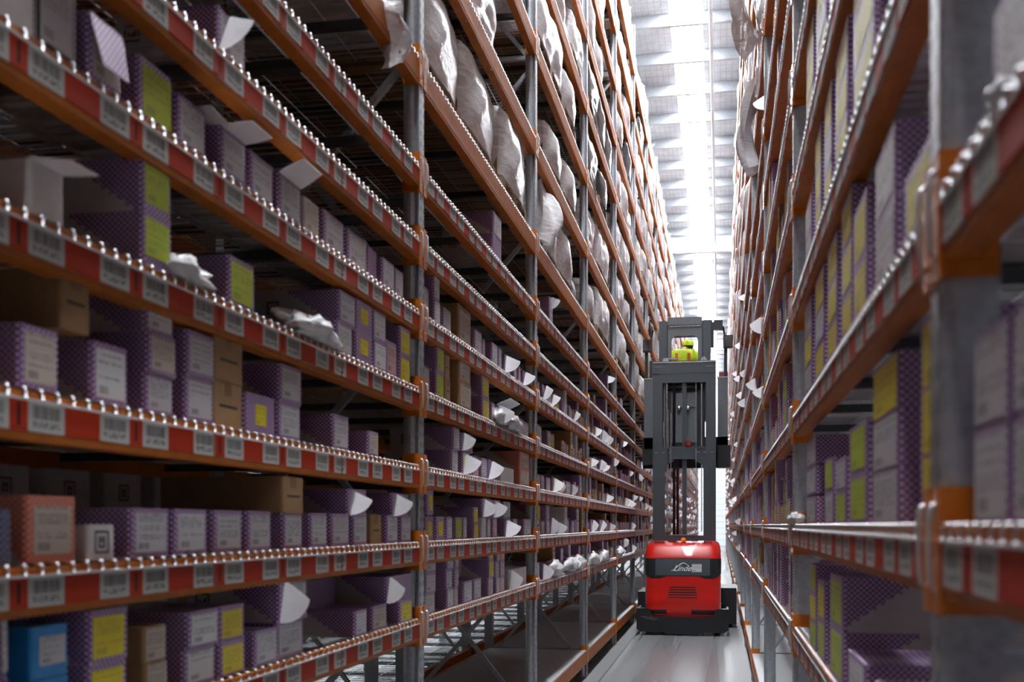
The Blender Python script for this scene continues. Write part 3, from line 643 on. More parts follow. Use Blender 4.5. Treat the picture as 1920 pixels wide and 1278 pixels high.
# ------------------------------------------------------------------ wrapped pallet loads
def load_mb(seed, ly, h, d=1.0):
    """rounded box surface with folds; returns wrap, cartons"""
    r=random.Random(seed); ph=[r.uniform(0,6.3) for _ in range(8)]
    nx,ny,nz=8,14,9; W=MB()
    def disp(x,y,z):
        return .014*math.sin(6*y+5*z+ph[0])+.006*math.sin(17*y-13*z+ph[1])+.004*math.sin(31*z+9*y+ph[2])
    def P(i,j,k):
        x=-d*i/nx; y=ly*j/ny; z=h*k/nz
        cx,cy,cz=-d/2,ly/2,h*.45
        # round the top edges and corners, sag at the top
        q=Vector(((x-cx)/(d/2),(y-cy)/(ly/2),(z-cz)/(h*.55)))
        rr=(abs(q.x)**10+abs(q.y)**10+max(0,q.z)**8)**(1/9) if max(abs(q.x),abs(q.y),max(0,q.z))>0 else 1
        s=1/max(rr,1.); n=q.normalized() if q.length>0 else q; dd=disp(x,y,z)*.9
        bul=.034*math.sin(PI*max(0,min(1,y/ly)))*math.sin(PI*max(0,min(1,z/h)))
        return (cx+(x-cx)*s+n.x*(dd+bul), cy+(y-cy)*s+n.y*dd, cz+(z-cz)*s+n.z*dd*.8)
    def grid(f,a,b_):
        base=len(W.v)
        for i in range(a+1):
            for j in range(b_+1): W.v.append(f(i,j))
        for i in range(a):
            for j in range(b_):
                W.f.append((base+i*(b_+1)+j,base+(i+1)*(b_+1)+j,base+(i+1)*(b_+1)+j+1,base+i*(b_+1)+j+1)); W.m.append(0); W.uv.append([(0,0)]*4); W.sm.append(True)
    grid(lambda j,k:P(0,j,k),ny,nz); grid(lambda j,k:P(nx,ny-j,k),ny,nz); grid(lambda i,k:P(nx-i,0,k),nx,nz); grid(lambda i,k:P(i,ny,k),nx,nz); grid(lambda i,j:P(i,ny-j,nz),nx,ny)
    # loose tail of film hanging over the beam
    if seed%2:
        yy=ly*r.uniform(.3,.8)
        for t in range(3):
            a=yy+t*.05
            pts=[(.015,a,.05),(.035,a+.01,-.03),(.03,a+.025,-.1),(.04,a+.015,-.16-.05*t)]
            for i in range(3):
                p,q=pts[i],pts[i+1]; w0=.035*(1-i*.25); w1=.035*(1-(i+1)*.25)
                W.face([(p[0],p[1]-w0,p[2]),(q[0],q[1]-w1,q[2]),(q[0]+.006,q[1]+w1,q[2]),(p[0]+.01,p[1]+w0,p[2])])
    C=MB(); n=max(2,int(ly/.3)); m=max(2,int(h/.2))
    for j in range(n):
        for k in range(m):
            if k==m-1 and r.random()<.25: continue
            C.box(-d+.05,-.035-r.uniform(0,.02),.03+j*(ly-.06)/n+.003,.03+(j+1)*(ly-.06)/n-.003,.0+k*(h-.06)/m+.002,(k+1)*(h-.06)/m,r.choice([0,0,1,2]))
    return W,C
def pallet_mb(ly,d=1.0):
    b=MB()
    for x in (-.0,-.45,-.9): b.box(x-.1,x,0,ly,.0,.02); 
    for j in range(7): b.box(-d,0,j*ly/7+.01,(j+.75)*ly/7,.095,.115)
    for y in (0,ly/2-.05,ly-.1):
        for x in (-.1,-.55,-1.): b.box(x,x+.1,y,y+.1,.02,.095)
    return b
variants=[]
for i,(ly,h) in enumerate([(.84,.50),(.88,.46),(1.25,.48),(.82,.40),(1.2,.52),(.86,.44),(.8,.34)]):
    W,C=load_mb(i,ly,h); variants.append((ly,h,W,C,W.mesh('stretch_film',M['film']),W.mesh('stretch_film',M['blackfilm']),C.mesh('packed_cartons',[M['kraft'],M['card'],M['dots']]),pallet_mb(ly).mesh('wooden_pallet',M['wood']),pallet_mb(ly)))
lf=MB(); lfc=MB(); lfp=MB()
def loads(side,bay,li,z):
    y=YU(bay)+.13; rack={'L':'left','R':'right'}[side]; c=0
    RR=random.Random(bay*31+li*7+(0 if side=='L' else 500))
    if side=='L' and bay==0 and li==0: pass
    while True:
        vi=RR.randrange(7); ly,h,W,C,me,bme,cme,pme,pmb=variants[vi]
        if y+ly>YU(bay+1)-.02: break
        if RR.random()<.07: y+=.6; continue
        black=RR.random()<.06 or (side,bay,li) in (('L',3,3),('L',3,2),('L',2,4),('L',2,5)); dx=RR.uniform(-.04,.02)
        loc=(-A-.02+dx,y,z+.008) if side=='L' else (B+.02-dx,y+ly,z+.008); rz=0 if side=='L' else PI
        if bay<=4:
            nm='film_wrapped_pallet_load'; c+=1
            col='black film-wrapped' if black else 'clear film-wrapped'
            t=tag(link(nm,None,None,loc,rz),f"{col} pallet load, {NUM[c-1]} along, {NUM[li]} pallet level up, {NUM[bay]} {rack} bay",'pallet load','film-wrapped pallet loads on the upper levels')
            link('wooden_pallet',pme,t); link('packed_cartons',cme,t,(0,0,.117)); link('stretch_film',bme if black else me,t,(0,0,.117))
        else:
            Mx=T(*loc)@Matrix.Rotation(rz,4,'Z'); Mz=Mx@T(0,0,.117)
            Wc=MB(); Wc.add(W,Mz); Wc.m=[1 if black else 0]*len(Wc.m); lf.add(Wc,Matrix.Identity(4)); 
            if not black: lfc.add(C,Mz)
            lfp.add(pmb,Mx)
        y+=ly+RR.uniform(.02,.07)
for k in range(0,NB):
    for li,z in enumerate(LPAL): loads('L',k,li,z)
    for li,z in enumerate(RPAL): loads('R',k,li,z)
n0=len(lf.f)
allm=MB(); allm.add(lf,Matrix.Identity(4)); lfc.m=[m+2 for m in lfc.m]; lfp.m=[5]*len(lfp.m); allm.add(lfc,Matrix.Identity(4)); allm.add(lfp,Matrix.Identity(4))
tag(obj('distant_pallet_loads',allm,[M['film'],M['blackfilm'],M['kraft'],M['card'],M['dots'],M['wood']]),'mass of film-wrapped pallet loads on the far upper levels down the aisle','pallet loads',None,'stuff')

# ------------------------------------------------------------------ loose plastic bags on the shelves
def bag_mb(seed,a=.1,b_=.07,c=.045):
    r=random.Random(seed); ph=[r.uniform(0,6.3) for _ in range(9)]; W=MB(); nu,nv=22,12; base=0
    for i in range(nv+1):
        th=PI*i/nv
        for j in range(nu):
            f=2*PI*j/nu
            q=1+.18*math.sin(3*f+ph[0]+2*th)+.13*math.sin(7*f+ph[1]-3*th)+.1*math.sin(11*f+5*th+ph[2])+.08*math.sin(9*th+ph[3]+2*f)
            x,y,z=math.sin(th)*math.cos(f)*q*b_,math.sin(th)*math.sin(f)*q*a,max(-.8,math.cos(th)*q)*c
            W.v.append((x,y,z+c*.8))
    for i in range(nv):
        for j in range(nu):
            W.f.append((i*nu+j,(i+1)*nu+j,(i+1)*nu+(j+1)%nu,i*nu+(j+1)%nu)); W.m.append(0); W.uv.append([(0,0)]*4); W.sm.append(True)
    return W
def bag(u,li,a,b_,c,label,seed,dx=.02,bay=0):
    o=obj('plastic_bag',bag_mb(seed,a,b_,c),M['bag'],None,(-A-.06+dx,yl(u),LLEV[li]+.008)); tag(o,label,'plastic bag'); return o
bag(352,3,.11,.06,.04,'crumpled cream plastic bag behind the shelf edge beside the lime-labelled carton',1)
bag(588,3,.22,.07,.045,'long white plastic bag lying on the left shelf edge under a long purple carton',2,.03)
bag(934,3,.14,.05,.05,'white plastic bag drooping over the left shelf edge below an open white carton',3,.05)
bag(962,3,.16,.05,.055,'larger grey-white plastic bag slumped just before the second left upright',4,.05)
for i,(u,a) in enumerate(((1038,.2),(1068,.3),(1082,.25),(1110,.3),(1130,.35),(1160,.3))):
    bag(u,0,a,.08,.07,f"shiny white plastic bag on the lowest left carton shelf, {NUM[i]} of six going away",10+i,.04)
def rb(y,z,a,b_,c,label,seed):
    tag(obj('plastic_bag',bag_mb(seed,a,b_,c),M['bag'],None,(B+.01,y,z)),label,'plastic bag')
rb(4.42,1.6,.05,.035,.03,'small knot of white plastic caught on the right rack upright at eye level',31)
rb(1.2,2.078,.03,.022,.016,'grey plastic bag on the right shelf above the pair of grey-labelled cartons by the camera',32)
def sheet(name,label,loc,rz,w,h,seed,mat='film',bul=.06):      # film hanging down the rack face
    r=random.Random(seed); W=MB(); nu,nv=10,14; p=[r.uniform(0,6) for _ in range(4)]
    for i in range(nv+1):
        t=i/nv; ww=w*(1-.45*t+.1*math.sin(5*t+p[3]))
        for j in range(nu+1):
            s=j/nu-.5; W.v.append((.04+.05*math.sin(6*s+3*t+p[0])+.02*math.sin(17*s+p[1])+bul*math.sin(PI*t),s*ww+.04*math.sin(4*t+p[2]),-h*t+.03*math.sin(9*s+p[1])*t))
    for i in range(nv):
        for j in range(nu):
            a=i*(nu+1)+j; W.f.append((a,a+nu+1,a+nu+2,a+1)); W.m.append(0); W.uv.append([(0,0)]*4); W.sm.append(True)
    o=obj(name,W,M[mat],None,loc,rz); tag(o,label,'plastic film'); return o
sheet('torn_film','thin torn strip of clear film dangling beside the first left upright',(-A-.03,yl(722),3.78),0,.035,.22,1,'film',.02)
sheet('torn_film','torn film draped over a pallet load past the second left upright',(-A-.05,yl(1024),4.30),0,.6,.46,2,'film')
sheet('torn_film','billowing pale film sheet hanging off the right rack high up near the roof light',(B,8.2,6.25),PI,.9,.72,3,'bag',.15)
sheet('torn_film','long pale film sheet directly below the billowing one, right rack',(B,8.5,5.3),PI,.6,.7,4,'bag',.08)

# ------------------------------------------------------------------ rack behind the left rack, back to back
root=thing('rear_pallet_rack','second orange rack standing back to back behind the left rack, in the dark','racking',(-3.75,0,0))
b=MB(); us=upright_mb(ZT,True); g=MB(); w=MB()
for k in range(-1,9):
    b.add(us,T(0,YU(k),0)); b.add(us,T(1.1,YU(k),0)); b.add(brace_mesh,T(1.1,YU(k),0))
    for z in [BASE,1.1,2.2,3.3]+LPAL[1:]:
        g.add(beam_mb(.13),T(0,YU(k)+.1,z)); g.add(beam_mb(.13),T(1.12,YU(k)+.1,z)); w.add(deck_lo,T(1.1,YU(k)+.1,z))
stuff(obj('upright',b,M['galv'],root)); stuff(obj('beam',g,M['orange'],root)); stuff(obj('wire_deck',w,[M['wire'],M['dark_steel']],root))
b=MB()
for k in range(-1,9):
    for z in [1.1,2.2,3.3]+LPAL[1:]:
        y=YU(k)+.15
        while y<YU(k+1)-.5:
            wd=R.uniform(.4,.8); b.box(-3.7,-2.75-R.uniform(0,.1),y,y+wd,z+.01,z+R.uniform(.5,.6) if z>3.5 else z+R.uniform(.55,.93),R.choice([0,0,1])); y+=wd+.03  # goods added and made tall to block light from behind the racks
tag(obj('stored_goods',b,[M['kraft'],M['dark_steel']]),'dim mass of stored goods, filled high to block light, behind the left rack','stored goods',None,'stuff')

# ------------------------------------------------------------------ the truck
TX,TY=-.545,14.44
truck=thing('order_picking_truck','red and dark grey order picking truck in the aisle with its mast raised','forklift truck',(TX,TY,0))
def ring(z):
    # half width, rear offset, corner radius by height
    tab=[(.20,.44,.06,.08),(.26,.50,.025,.09),(.34,.545,.0,.1),(.50,.55,.0,.11),(.60,.55,.012,.12),(.80,.55,.02,.12),(1.0,.55,.035,.12),(1.12,.55,.05,.12),(1.20,.548,.075,.13),(1.27,.54,.12,.15),(1.32,.525,.19,.17),(1.35,.50,.29,.2),(1.36,.46,.42,.2)]
    for a,c in zip(tab,tab[1:]):
        if z<=c[0]:
            t=max(0,(z-a[0])/(c[0]-a[0])); return [a[i]+(c[i]-a[i])*t for i in (1,2,3)]
    return list(tab[-1][1:])
def hood_pt(s,z,off=0.):                               # s -1..1 across the rear, continuing round the corners
    hw,ry,cr=ring(z); arc=cr*PI/2; straight=hw-cr; tot=straight+arc+.45; d=abs(s)*tot; sg=1 if s>=0 else -1
    if d<=straight: x,y,nx,ny=d,ry+.012*(d/straight)**2,0,-1
    elif d<=straight+arc:
        a=(d-straight)/cr; x=straight+math.sin(a)*cr; y=ry+.012+cr-math.cos(a)*cr; nx,ny=math.sin(a),-math.cos(a)
    else: x=hw; y=ry+.012+cr+(d-straight-arc); nx,ny=1,0
    return (sg*(x+nx*off), y+ny*off, z)
def patch(f_lo,f_hi,s0,s1,ns=40,nz=10,off=0.,mb=None,m=0):
    b=mb or MB(); base=len(b.v)
    for i in range(nz+1):
        for j in range(ns+1):
            s=s0+(s1-s0)*j/ns; lo,hi=f_lo(s),f_hi(s); b.v.append(hood_pt(s,lo+(hi-lo)*i/nz,off))
    for i in range(nz):
        for j in range(ns):
            a=base+i*(ns+1)+j; b.f.append((a,a+1,a+ns+2,a+ns+1)); b.m.append(m); b.uv.append([(0,0)]*4); b.sm.append(True)
    return b
b=patch(lambda s:.20,lambda s:1.36,-1,1,60,36)
# top and back closure
n=60; 
b.face([hood_pt(-1+2*j/n,1.36) for j in range(n+1)])
hood=obj('hood',b,M['red'],truck)
b=patch(lambda s:.82+.10*max(0,abs(s)-.42)/.2*(abs(s)<.62)+(.10 if abs(s)>=.62 else 0)+.035*max(0,min(1,(.30-abs(s))/.08)), lambda s:1.115-.01*abs(s),-.78,.78,70,12,.006)
band=obj('window_band',b,M['gloss_black'],hood)
b=patch(lambda s:.865,lambda s:1.105,-.37,.37,20,8,.009); obj('band_panel',b,M['truck_grey'],band)
b=MB()
for i in range(5): patch(lambda s,i=i:.535+i*.037,lambda s,i=i:.553+i*.037,-.20+.006*i,.20-.006*i,10,2,.004,b)
obj('vent',b,M['truck_black'],hood)
b=MB()
for i in range(5): patch(lambda s,i=i:.527+i*.037,lambda s,i=i:.535+i*.037,-.20+.006*i,.20-.006*i,10,2,.010,b)
obj('louvre',b,M['red'],hood)
b=MB()
patch(lambda s:.30,lambda s:.365,-.55,-.22,10,3,.003,b); patch(lambda s:.30,lambda s:.365,.12,.52,10,3,.003,b); obj('light_recess',b,M['truck_black'],hood)
b=MB(); patch(lambda s:.285,lambda s:.303,-.58,-.12,10,3,.02,b); patch(lambda s:.285,lambda s:.303,.10,.56,10,3,.02,b); patch(lambda s:.45,lambda s:.465,-.62,.62,20,3,.012,b); obj('moulding',b,M['red'],hood)
b=MB()
for sx in (-1,1):
    for i in range(7):
        x=sx*(.28+i*.022); b.box(x-.005,x+.005,.21,.30,1.325,1.3555,0)
b.box(-.23,-.10,.30,.34,1.35,1.362); b.box(.12,.22,.30,.34,1.35,1.362)
obj('hood_grille',b,M['truck_black'],hood)
b=MB(); b.lathe([(.045,1.355),(.045,1.37),(.036,1.395),(.018,1.41),(0,1.412)],(0,.30,0),16); obj('beacon',b,M['amber'],truck)
def text(body,size,loc,parent,mat,shear=0.,rot=(PI/2,0,0),name='lettering'):
    c=bpy.data.curves.new(name,'FONT'); c.body=body; c.size=size; c.shear=shear; c.extrude=.001; c.offset=.0015; c.align_x='CENTER'; c.align_y='CENTER'; c.materials.append(mat)
    o=bpy.data.objects.new(name,c); COL.objects.link(o); o.parent=parent; o.location=loc; o.rotation_euler=rot
    dg=bpy.context.evaluated_depsgraph_get(); me=bpy.data.meshes.new_from_object(o.evaluated_get(dg)); bpy.data.objects.remove(o)
    me.name=name; me.materials.clear(); me.materials.append(mat); return_o=link(name,me,parent,loc); return_o.rotation_euler=rot; return return_o
hy=hood_pt(0,.97)[1]-.011
text('Linde',.118,(-.01,hy,.965),band,M['white'],.5)
b=MB(); sp=[(-.17,hy,.928)]+[(-.065+.075*math.cos(a),hy-.002,.985-0+.055*math.sin(a)) for a in []]
for i in range(1,15):
    t=i/14; sp.append((-.17+.25*t, hy-.002, .928+.12*math.sin(min(1,t*1.25)*PI*.5)**1.6-(.045*((t-.72)/.28)**2 if t>.72 else 0)))
b.tube(sp,[.003+.004*math.sin(PI*i/14) for i in range(15)],6); obj('lettering_swoosh',b,M['white'],band)
b=MB(); b.face([(.135,hy-.003,.915),(.275,hy-.003,.915),(.275,hy-.003,1.03),(.135,hy-.003,1.03)],0,[(0,0),(1,0),(1,1),(0,1)]); b.box(.135,.275,hy-.002,hy+.004,.915,1.03); obj('sticker',b,M['white_label'],band)
# bumper skirt
b=MB()
poly=[(-.66,.04),(-.60,.0),(-.28,-.0),(-.22,-.03),(.22,-.03),(.30,0),(.60,0),(.66,.04),(.66,.34),(.49,.34),(.44,.24),(.40,.215),(-.40,.215),(-.44,.24),(-.49,.34),(-.66,.34)]
b.prism([(x,z+.05) for x,z in poly],-.10,.02,0,'y')
for s in (-1,1): b.box(s*.66-.03 if s>0 else -.66,.66 if s>0 else -.63,.0,.5,.07,.38)
bm=obj('bumper',b,M['truck_black'],truck)
bv=bm.modifiers.new('bevel','BEVEL'); bv.width=.012; bv.segments=2
b=MB(); 
for z,x0,x1 in ((.265,-.60,-.5),(.25,-.56,-.42),(.235,-.53,-.34),(.262,-.47,-.44),(.22,-.45,-.38)): b.box(x0,x1,-.1012,-.1,z,z+.010)
obj('scuff',b,M['truck_light_grey'],bm)
b=MB(); b.box(.0,.004,-.102,-.1,.03,.26); obj('seam',b,M['ink'],bm)
b=MB(); b.box(-.02,.0,-.1,.0,0,0); 
for x0,x1,z1 in ((.55,.79,.62),(-.74,-.55,.55)):
    b=MB(); b.box(x0,x1,1.1,2.2,.06,z1); ch=obj('load_wheel_arm',b,M['truck_black'],truck); bv=ch.modifiers.new('bevel','BEVEL'); bv.width=.02; bv.segments=2
for s,x in ((0,-.5),(1,.5),(2,.68)):
    b=MB(); b.lathe([(0,-.045),(.10,-.045),(.105,-.03),(.105,.03),(.10,.045),(0,.045)],(x,.35 if s<2 else 1.6,.105),20,0,'x'); obj('wheel',b,M['truck_black'],truck)
b=MB(); b.box(-.54,.54,.45,2.4,.12,.9); obj('chassis',b,M['truck_grey'],truck)
# lower mast: two columns with cross members
MY=.66
mast=link('mast',None,truck,(0,MY,0))
def col_mb(x0,x1,z0,z1,dy=.16): 
    b=MB(); b.box(x0,x1,0,dy,z0,z1); return b
for s in (-1,1):
    x0,x1=(-.475,-.325) if s<0 else (.325,.475); o=obj('mast_rail',col_mb(x0,x1,.3,4.08),M['truck_grey'],mast); bv=o.modifiers.new('bevel','BEVEL'); bv.width=.01; bv.segments=2
b=MB(); b.box(-.475,.475,-.012,.15,3.90,4.09); b.box(-.33,.33,-.008,.14,3.76,3.9); o=obj('crosshead',b,M['truck_grey'],mast)
b=MB(); b.box(-.47,.47,-.02,-.012,4.06,4.078); b.box(-.46,-.33,-.02,-.012,3.995,4.003); b.box(.33,.46,-.02,-.012,3.995,4.003); obj('trim_line',b,M['steel'],o)
# mid cross plate and lower plate with rounded opening
b=MB()
P=[(-.48,1.28),(.48,1.28),(.48,2.78),(-.48,2.78)]
b.box(-.475,-.29,-.02,0,1.44,2.78); b.box(.29,.475,-.02,0,1.44,2.78); b.box(-.475,.475,-.02,0,1.25,1.44)
# rounded shoulders
for s in (-1,1):
    c=(s*.16,2.43); pts=[(s*.29,2.43)]
    for i in range(7): a=i/6*PI/2; pts.append((s*(.16+.13*math.cos(a)),2.43+.13*math.sin(a)))
    pts+= [(s*.16,2.78),(s*.29,2.78)]
    b.prism(pts,-.02,0,0,'y')
b.box(-.17,.17,-.03,.02,2.60,2.76); b.box(-.3,.3,-.035,-.01,2.76,2.79)
o=obj('cross_plate',b,M['truck_grey'],mast)
b=MB()
for s in (-1,1):
    for i in range(3): x=s*(.215+.1*i-.0) ; b.box(x-.022,x+.022,-.024,-.019,2.695,2.705)
obj('bolt_slot',b,M['steel'],o)
b=MB(); b.box(-.19,.19,-.03,-.02,1.44,1.452); b.box(-.205,-.195,-.03,-.02,1.44,3.3); b.box(.175,.183,-.03,-.02,1.5,3.75); b.box(-.245,-.236,-.02,-.01,1.5,3.36); obj('hydraulic_pipe',b,M['steel'],mast)
# chains
for s in (-1,1):
    b=MB(); x=s*.262
    z=1.5
    while z<3.75: b.box(x-.012,x+.012,.01,.03,z,z+.012); z+=.03
    b.box(x-.004,x+.004,.012,.026,1.5,3.75,0); obj('chain',b,M['steel'],mast)
b=MB(); b.tube([(-.155,.06,1.4),(-.155,.06,3.9)],.022,10); b.tube([(-.10,.06,1.4),(-.10,.06,2.6)],.02,10); obj('hose',b,M['truck_black'],mast)
# carriage plate in the upper opening
b=MB(); b.box(-.31,-.29,.05,.1,2.78,3.9); b.box(-.20,.19,.11,.14,2.86,3.62); b.box(-.31,.31,.12,.16,2.78,3.9,1); b.box(-.19,.18,.09,.11,3.40,3.47); cp=obj('carriage',b,[M['truck_light_grey'],M['truck_black']],mast)
for x in (-.08,.055):
    b=MB(); b.lathe([(0,-.03),(.028,-.03),(.034,-.02),(.034,.0),(.02,.02)],(x,.07,3.38),16,0,'y'); obj('roller',b,M['steel'],cp)
b=MB(); b.box(-.03,.035,.02,.09,1.44,3.8); obj('lift_cylinder',b,M['truck_grey'],mast)
b=MB(); b.tube([(.06,.0,2.78),(.06,.0,2.80),(.06,.0,2.84),(.06,0,2.87)],[.05,.06,.06,.045],14); obj('pulley_cap',b,M['maroon'],mast)
b=MB(); b.lathe([(0,-.28),(.035,-.28),(.035,.28),(0,.28)],(0,.08,3.7),12,0,'x'); obj('chain_axle',b,M['truck_black'],mast)
# inner mast with window
im=link('inner_mast',None,truck,(0,.95,0))
def framed(x0,x1,z0,z1,ox0,ox1,oz0,oz1,r,y0,y1,mb):
    # plate with a rounded opening, built as four borders plus corner fillets
    mb.box(x0,ox0,y0,y1,z0,z1); mb.box(ox1,x1,y0,y1,z0,z1); mb.box(ox0,ox1,y0,y1,z0,oz0); mb.box(ox0,ox1,y0,y1,oz1,z1)
    for sx,cx in ((-1,ox0+r),(1,ox1-r)):
        pts=[(cx+sx*r,oz1)]+[(cx+sx*r*math.cos(a*PI/12),oz1-r+r*math.sin(a*PI/12)) for a in range(7)]
        mb.prism(pts,y0,y1,0,'y')
b=MB(); framed(-.26,.26,4.05,4.66,-.205,.20,4.12,4.53,.09,0,.03,b); b.box(-.265,.265,-.02,.06,4.69,4.81); b.box(-.26,.26,-.005,.03,4.64,4.70); bp=obj('back_plate',b,M['truck_light_grey'],im)
b=MB(); b.box(-.25,.25,-.022,-.005,4.665,4.675,0); obj('trim_line',b,M['steel'],bp)
for s in (-1,1):
    b=MB(); b.box(*sorted((s*.28,s*.40)),0,.12,3.2,4.76); b.box(*sorted((s*.26,s*.285)),.02,.1,3.2,4.75,1); obj('mast_rail',b,[M['truck_grey'],M['truck_black']],im)
for s in (-1,1):
    b=MB(); x=s*.29
    b.box(x-.05,x+.05,-.10,-.0,4.10,4.14); b.box(x-.035,x+.035,-.10,-.03,4.14,4.17); b.tube([(x,-.09,4.1),(x,-.09,4.19)],.012,8); obj('chain_anchor',b,M['steel'],im)
b=MB(); b.box(-.32,-.12,-.08,-.02,4.155,4.17); obj('bracket',b,M['steel'],im)
# operator cab
cab=link('operator_cab',None,truck,(0,1.35,0))
b=MB(); b.box(-.68,.66,0,1.2,2.66,2.99); b.box(-.68,.66,0,.06,2.5,2.74); b.box(.50,.70,-.1,.2,2.5,2.85); b.box(-.68,-.5,-.1,.2,2.55,2.8); obj('platform',b,M['truck_black'],cab)
for s in (-1,1):
    b=MB(); x0,x1=sorted((s*.50,s*.66)); b.box(x0,x1,0,.05,2.80,3.92); b.box(*sorted((s*.63,s*.66)),.05,1.15,2.80,3.6); b.box(x0-.005,x1+.005,-.01,.06,3.92,3.94,1); o=obj('side_panel',b,[M['truck_light_grey'],M['steel']],cab)
for s in (-1,1):
    for ya,za,zb in ((.02,3.92,4.55),(1.1,2.8,4.4)): b=MB(); b.box(*sorted((s*.60,s*.65)),ya,ya+.05,za,zb); obj('post',b,M['truck_black'],cab)
b=MB(); b.box(-.66,.66,0,1.2,4.80,4.84)
b=MB()
for x in [-.40+.1*i for i in range(9)]: b.box(x-.012,x+.012,0,1.15,4.80,4.83)
for y in (0,.58,1.13): b.box(-.42,.42,y,y+.04,4.79,4.835)
obj('overhead_guard',b,M['truck_black'],cab)
for s,x,z in ((-1,-.60,4.45),(1,.66,4.48)):
    m=link('mirror',None,cab,(x,-.06,z)); b=MB(); b.box(-.075,.075,0,.07,-.1,.1); obj('mirror_housing',b,M['truck_black'],m)
    b=MB(); b.box(-.062,.062,-.006,0,-.085,.085); obj('mirror_glass',b,M['mirror'],m)
    b=MB(); b.tube([(0,.06,.03),(-.05*s,.09,.12),(-.08*s,.09,.26)],.016,8); obj('mirror_arm',b,M['truck_black'],m)
b=MB(); b.box(.44,.58,-.06,.08,4.68,4.82); b.box(.33,.44,-.02,.02,4.4,4.8); obj('work_light',b,M['truck_black'],cab)
b=MB(); b.box(.52,.66,.05,.3,3.94,4.02); obj('control_box',b,M['maroon'],cab)

# ------------------------------------------------------------------ operator
def skin(name,pts,edges,rad,mat,parent=None,loc=(0,0,0),sub=2,root=0):
    me=bpy.data.meshes.new(name); me.from_pydata(pts,edges,[]); o=bpy.data.objects.new(name,me); COL.objects.link(o); o.location=loc
    if parent: o.parent=parent
    me.materials.append(mat)
    m=o.modifiers.new('skin','SKIN'); m.use_smooth_shade=True
    for i,r in enumerate(rad): v=me.skin_vertices[0].data[i]; v.radius=(r,r) if not isinstance(r,tuple) else r; v.use_root=(i==root)
    s=o.modifiers.new('sub','SUBSURF'); s.levels=sub; s.render_levels=sub
    return o
# stands in the cab, turned a little to the right, looking down at the shelf
PX,PY,PZ=TX-.06,TY+1.85,2.992
pts=[(0,0,.92),(0,0,1.08),(0,.0,1.22),(.01,-.0,1.38),(.02,.03,1.45),(.035,.07,1.48),
     (-.10,0,.88),(-.11,.02,.48),(-.11,-.01,.09),(-.11,.11,.04),
     (.10,0,.88),(.11,.02,.48),(.11,-.01,.09),(.11,.11,.04),
     (-.19,.0,1.37),(-.25,.06,1.12),(-.18,.26,1.06),(-.16,.33,1.07),
     (.20,.0,1.37),(.27,.08,1.14),(.20,.28,1.10),(.18,.35,1.11),
     (.06,.11,1.52),(.08,.14,1.58)]
edges=[(0,1),(1,2),(2,3),(3,4),(4,5),(0,6),(6,7),(7,8),(8,9),(0,10),(10,11),(11,12),(12,13),(3,14),(14,15),(15,16),(16,17),(3,18),(18,19),(19,20),(20,21),(5,22),(22,23)]
rad=[(.15,.11),(.135,.1),(.14,.10),(.105,.08),.05,.05,.085,.062,.045,.035,.085,.062,.045,.035,.065,.05,.036,.03,.065,.05,.036,.03,.088,.07]
person=skin('person',pts,edges,rad,M['skin'],None,(PX,PY,PZ)); tag(person,'person in a lime hi-vis jacket and cap standing in the raised truck cab','person')
def cloth(name,idx,grow,mat,lo=0):
    mp={j:i for i,j in enumerate(idx)}; P=[pts[i] for i in idx]; E=[(mp[a],mp[b_]) for a,b_ in edges if a in mp and b_ in mp]
    rr=[]
    for i in idx:
        r=rad[i]; rr.append((r[0]+grow,r[1]+grow) if isinstance(r,tuple) else r+grow)
    return skin(name,P,E,rr,mat,person)
cloth('jacket',[0,1,2,3,4,14,15,16,18,19,20],.045,M['hi_vis']); cloth('trousers',[0,6,7,8,10,11,12],.018,M['navy'])
for s in (-1,1):
    i=17 if s<0 else 21; h=Vector(pts[i])
    for f in range(5):
        a=(f-1.5)*.017; l=(.07,.08,.075,.06,.05)[f]
        if f<4: P=[h+Vector((a,.01,0)),h+Vector((a*1.15,.05,.004)),h+Vector((a*1.15,.05+l*.5,-.012)),h+Vector((a*1.1,.045+l*.75,-.035))]
        else: P=[h+Vector((-s*.02,.0,0)),h+Vector((-s*.045,.03,.0)),h+Vector((-s*.05,.055,-.01)),h+Vector((-s*.045,.07,-.02))]
        skin('finger',[tuple(p) for p in P],[(0,1),(1,2),(2,3)],[.009,.009,.008,.007],M['skin'],person,(0,0,0),1)
    b=MB(); b.box(-.05,.05,-.05,.06,0,.07); 
for x in (-.11,.11):
    b=MB(); b.prism([(x-.045,-.06),(x+.045,-.06),(x+.05,.1),(x+.03,.17),(x-.03,.17),(x-.05,.1)],0,.08,0); obj('boot',b,M['truck_black'],person)
hx,hy2,hz=.075,.13,1.555
b=MB(); b.lathe([(.094,.0),(.096,.03),(.085,.07),(.05,.095),(0,.102)],(hx,hy2-.01,hz),20); b.prism([(hx-.07,hy2+.06),(hx+.07,hy2+.06),(hx+.055,hy2+.14),(hx,hy2+.16),(hx-.055,hy2+.14)],hz+.0,hz+.012); obj('cap',b,M['hi_vis'],person)
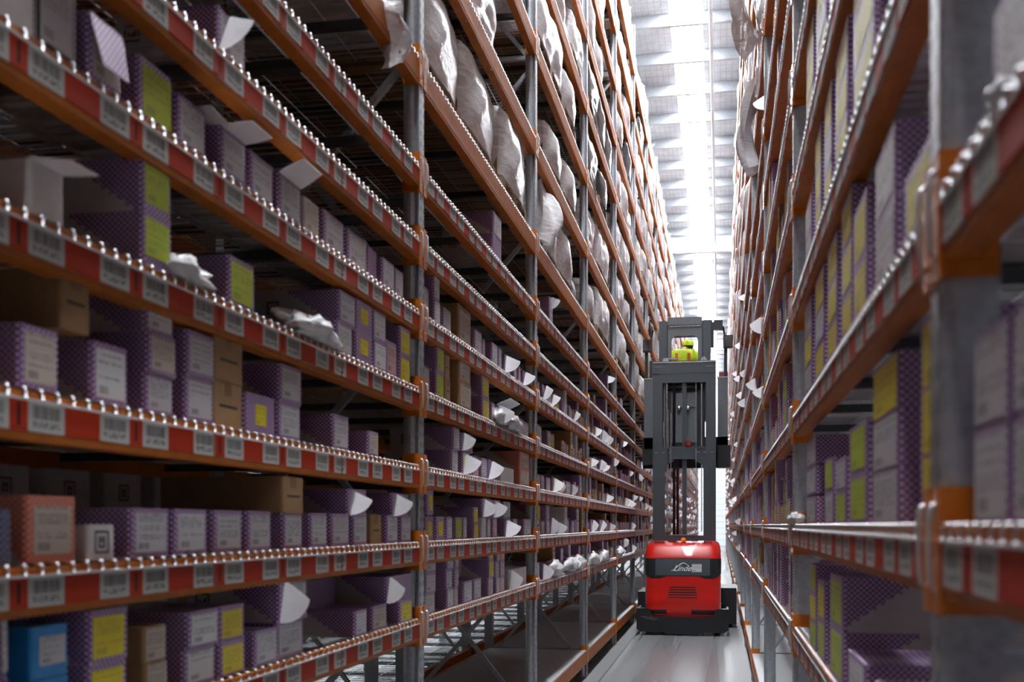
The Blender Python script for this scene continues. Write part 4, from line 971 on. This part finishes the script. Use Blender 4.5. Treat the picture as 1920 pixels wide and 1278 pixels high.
b=MB(); b.lathe([(.075,-.05),(.088,-.02),(.09,.01)],(hx,hy2-.012,hz),16); obj('hair',b,M['hair'],person)
b=MB()
b.lathe([(0,.02),(.010,.01),(.012,0),(.0,-.012)],(hx,hy2+.085,hz-.055),8); 
for s in (-1,1):
    b.lathe([(0,.018),(.012,0),(0,-.022)],(hx+s*.088,hy2,hz-.05),8)
obj('nose_and_ears',b,M['skin'],person)
b=MB()
for s in (-1,1): b.lathe([(0,.006),(.009,0),(0,-.006)],(hx+s*.032,hy2+.083,hz-.032),8)
b.box(hx-.022,hx+.022,hy2+.078,hy2+.086,hz-.092,hz-.086); obj('eyes_and_mouth',b,M['hair'],person)
for s in (-1,1):
    b=MB(); b.bar((s*.10,-.125,1.40),(s*.09,-.145,1.0),.045,.012); obj('harness_strap',b,M['vis_orange'],person)

# ------------------------------------------------------------------ light, camera, look
w=bpy.data.worlds.new('World'); sc.world=w; w.use_nodes=True; w.node_tree.nodes['Background'].inputs[0].default_value=(.88,.93,1,1); w.node_tree.nodes['Background'].inputs[1].default_value=5
cam=bpy.data.cameras.new('Camera'); co=bpy.data.objects.new('Camera',cam); COL.objects.link(co); sc.camera=co
cam.sensor_fit='HORIZONTAL'; cam.sensor_width=36; cam.lens=F/1920*36
px,py=1351-F*math.tan(TH),983.5
cam.shift_x=(960-px)/1920; cam.shift_y=(py-639)/1920
co.location=(0,0,H); co.rotation_euler=(PI/2,0,TH); cam.clip_start=.05; cam.clip_end=200
cam.dof.use_dof=True; cam.dof.focus_distance=10.; cam.dof.aperture_fstop=(cam.lens/1000)/.012
sc.view_settings.view_transform='Standard'; sc.view_settings.look='None'; sc.view_settings.gamma=1; sc.view_settings.use_curve_mapping=False
sc.view_settings.exposure=1.1
cy=sc.cycles; cy.max_bounces=6; cy.diffuse_bounces=4; cy.glossy_bounces=3; cy.transmission_bounces=4; cy.transparent_max_bounces=16; cy.caustics_reflective=False; cy.caustics_refractive=False; cy.sample_clamp_indirect=6
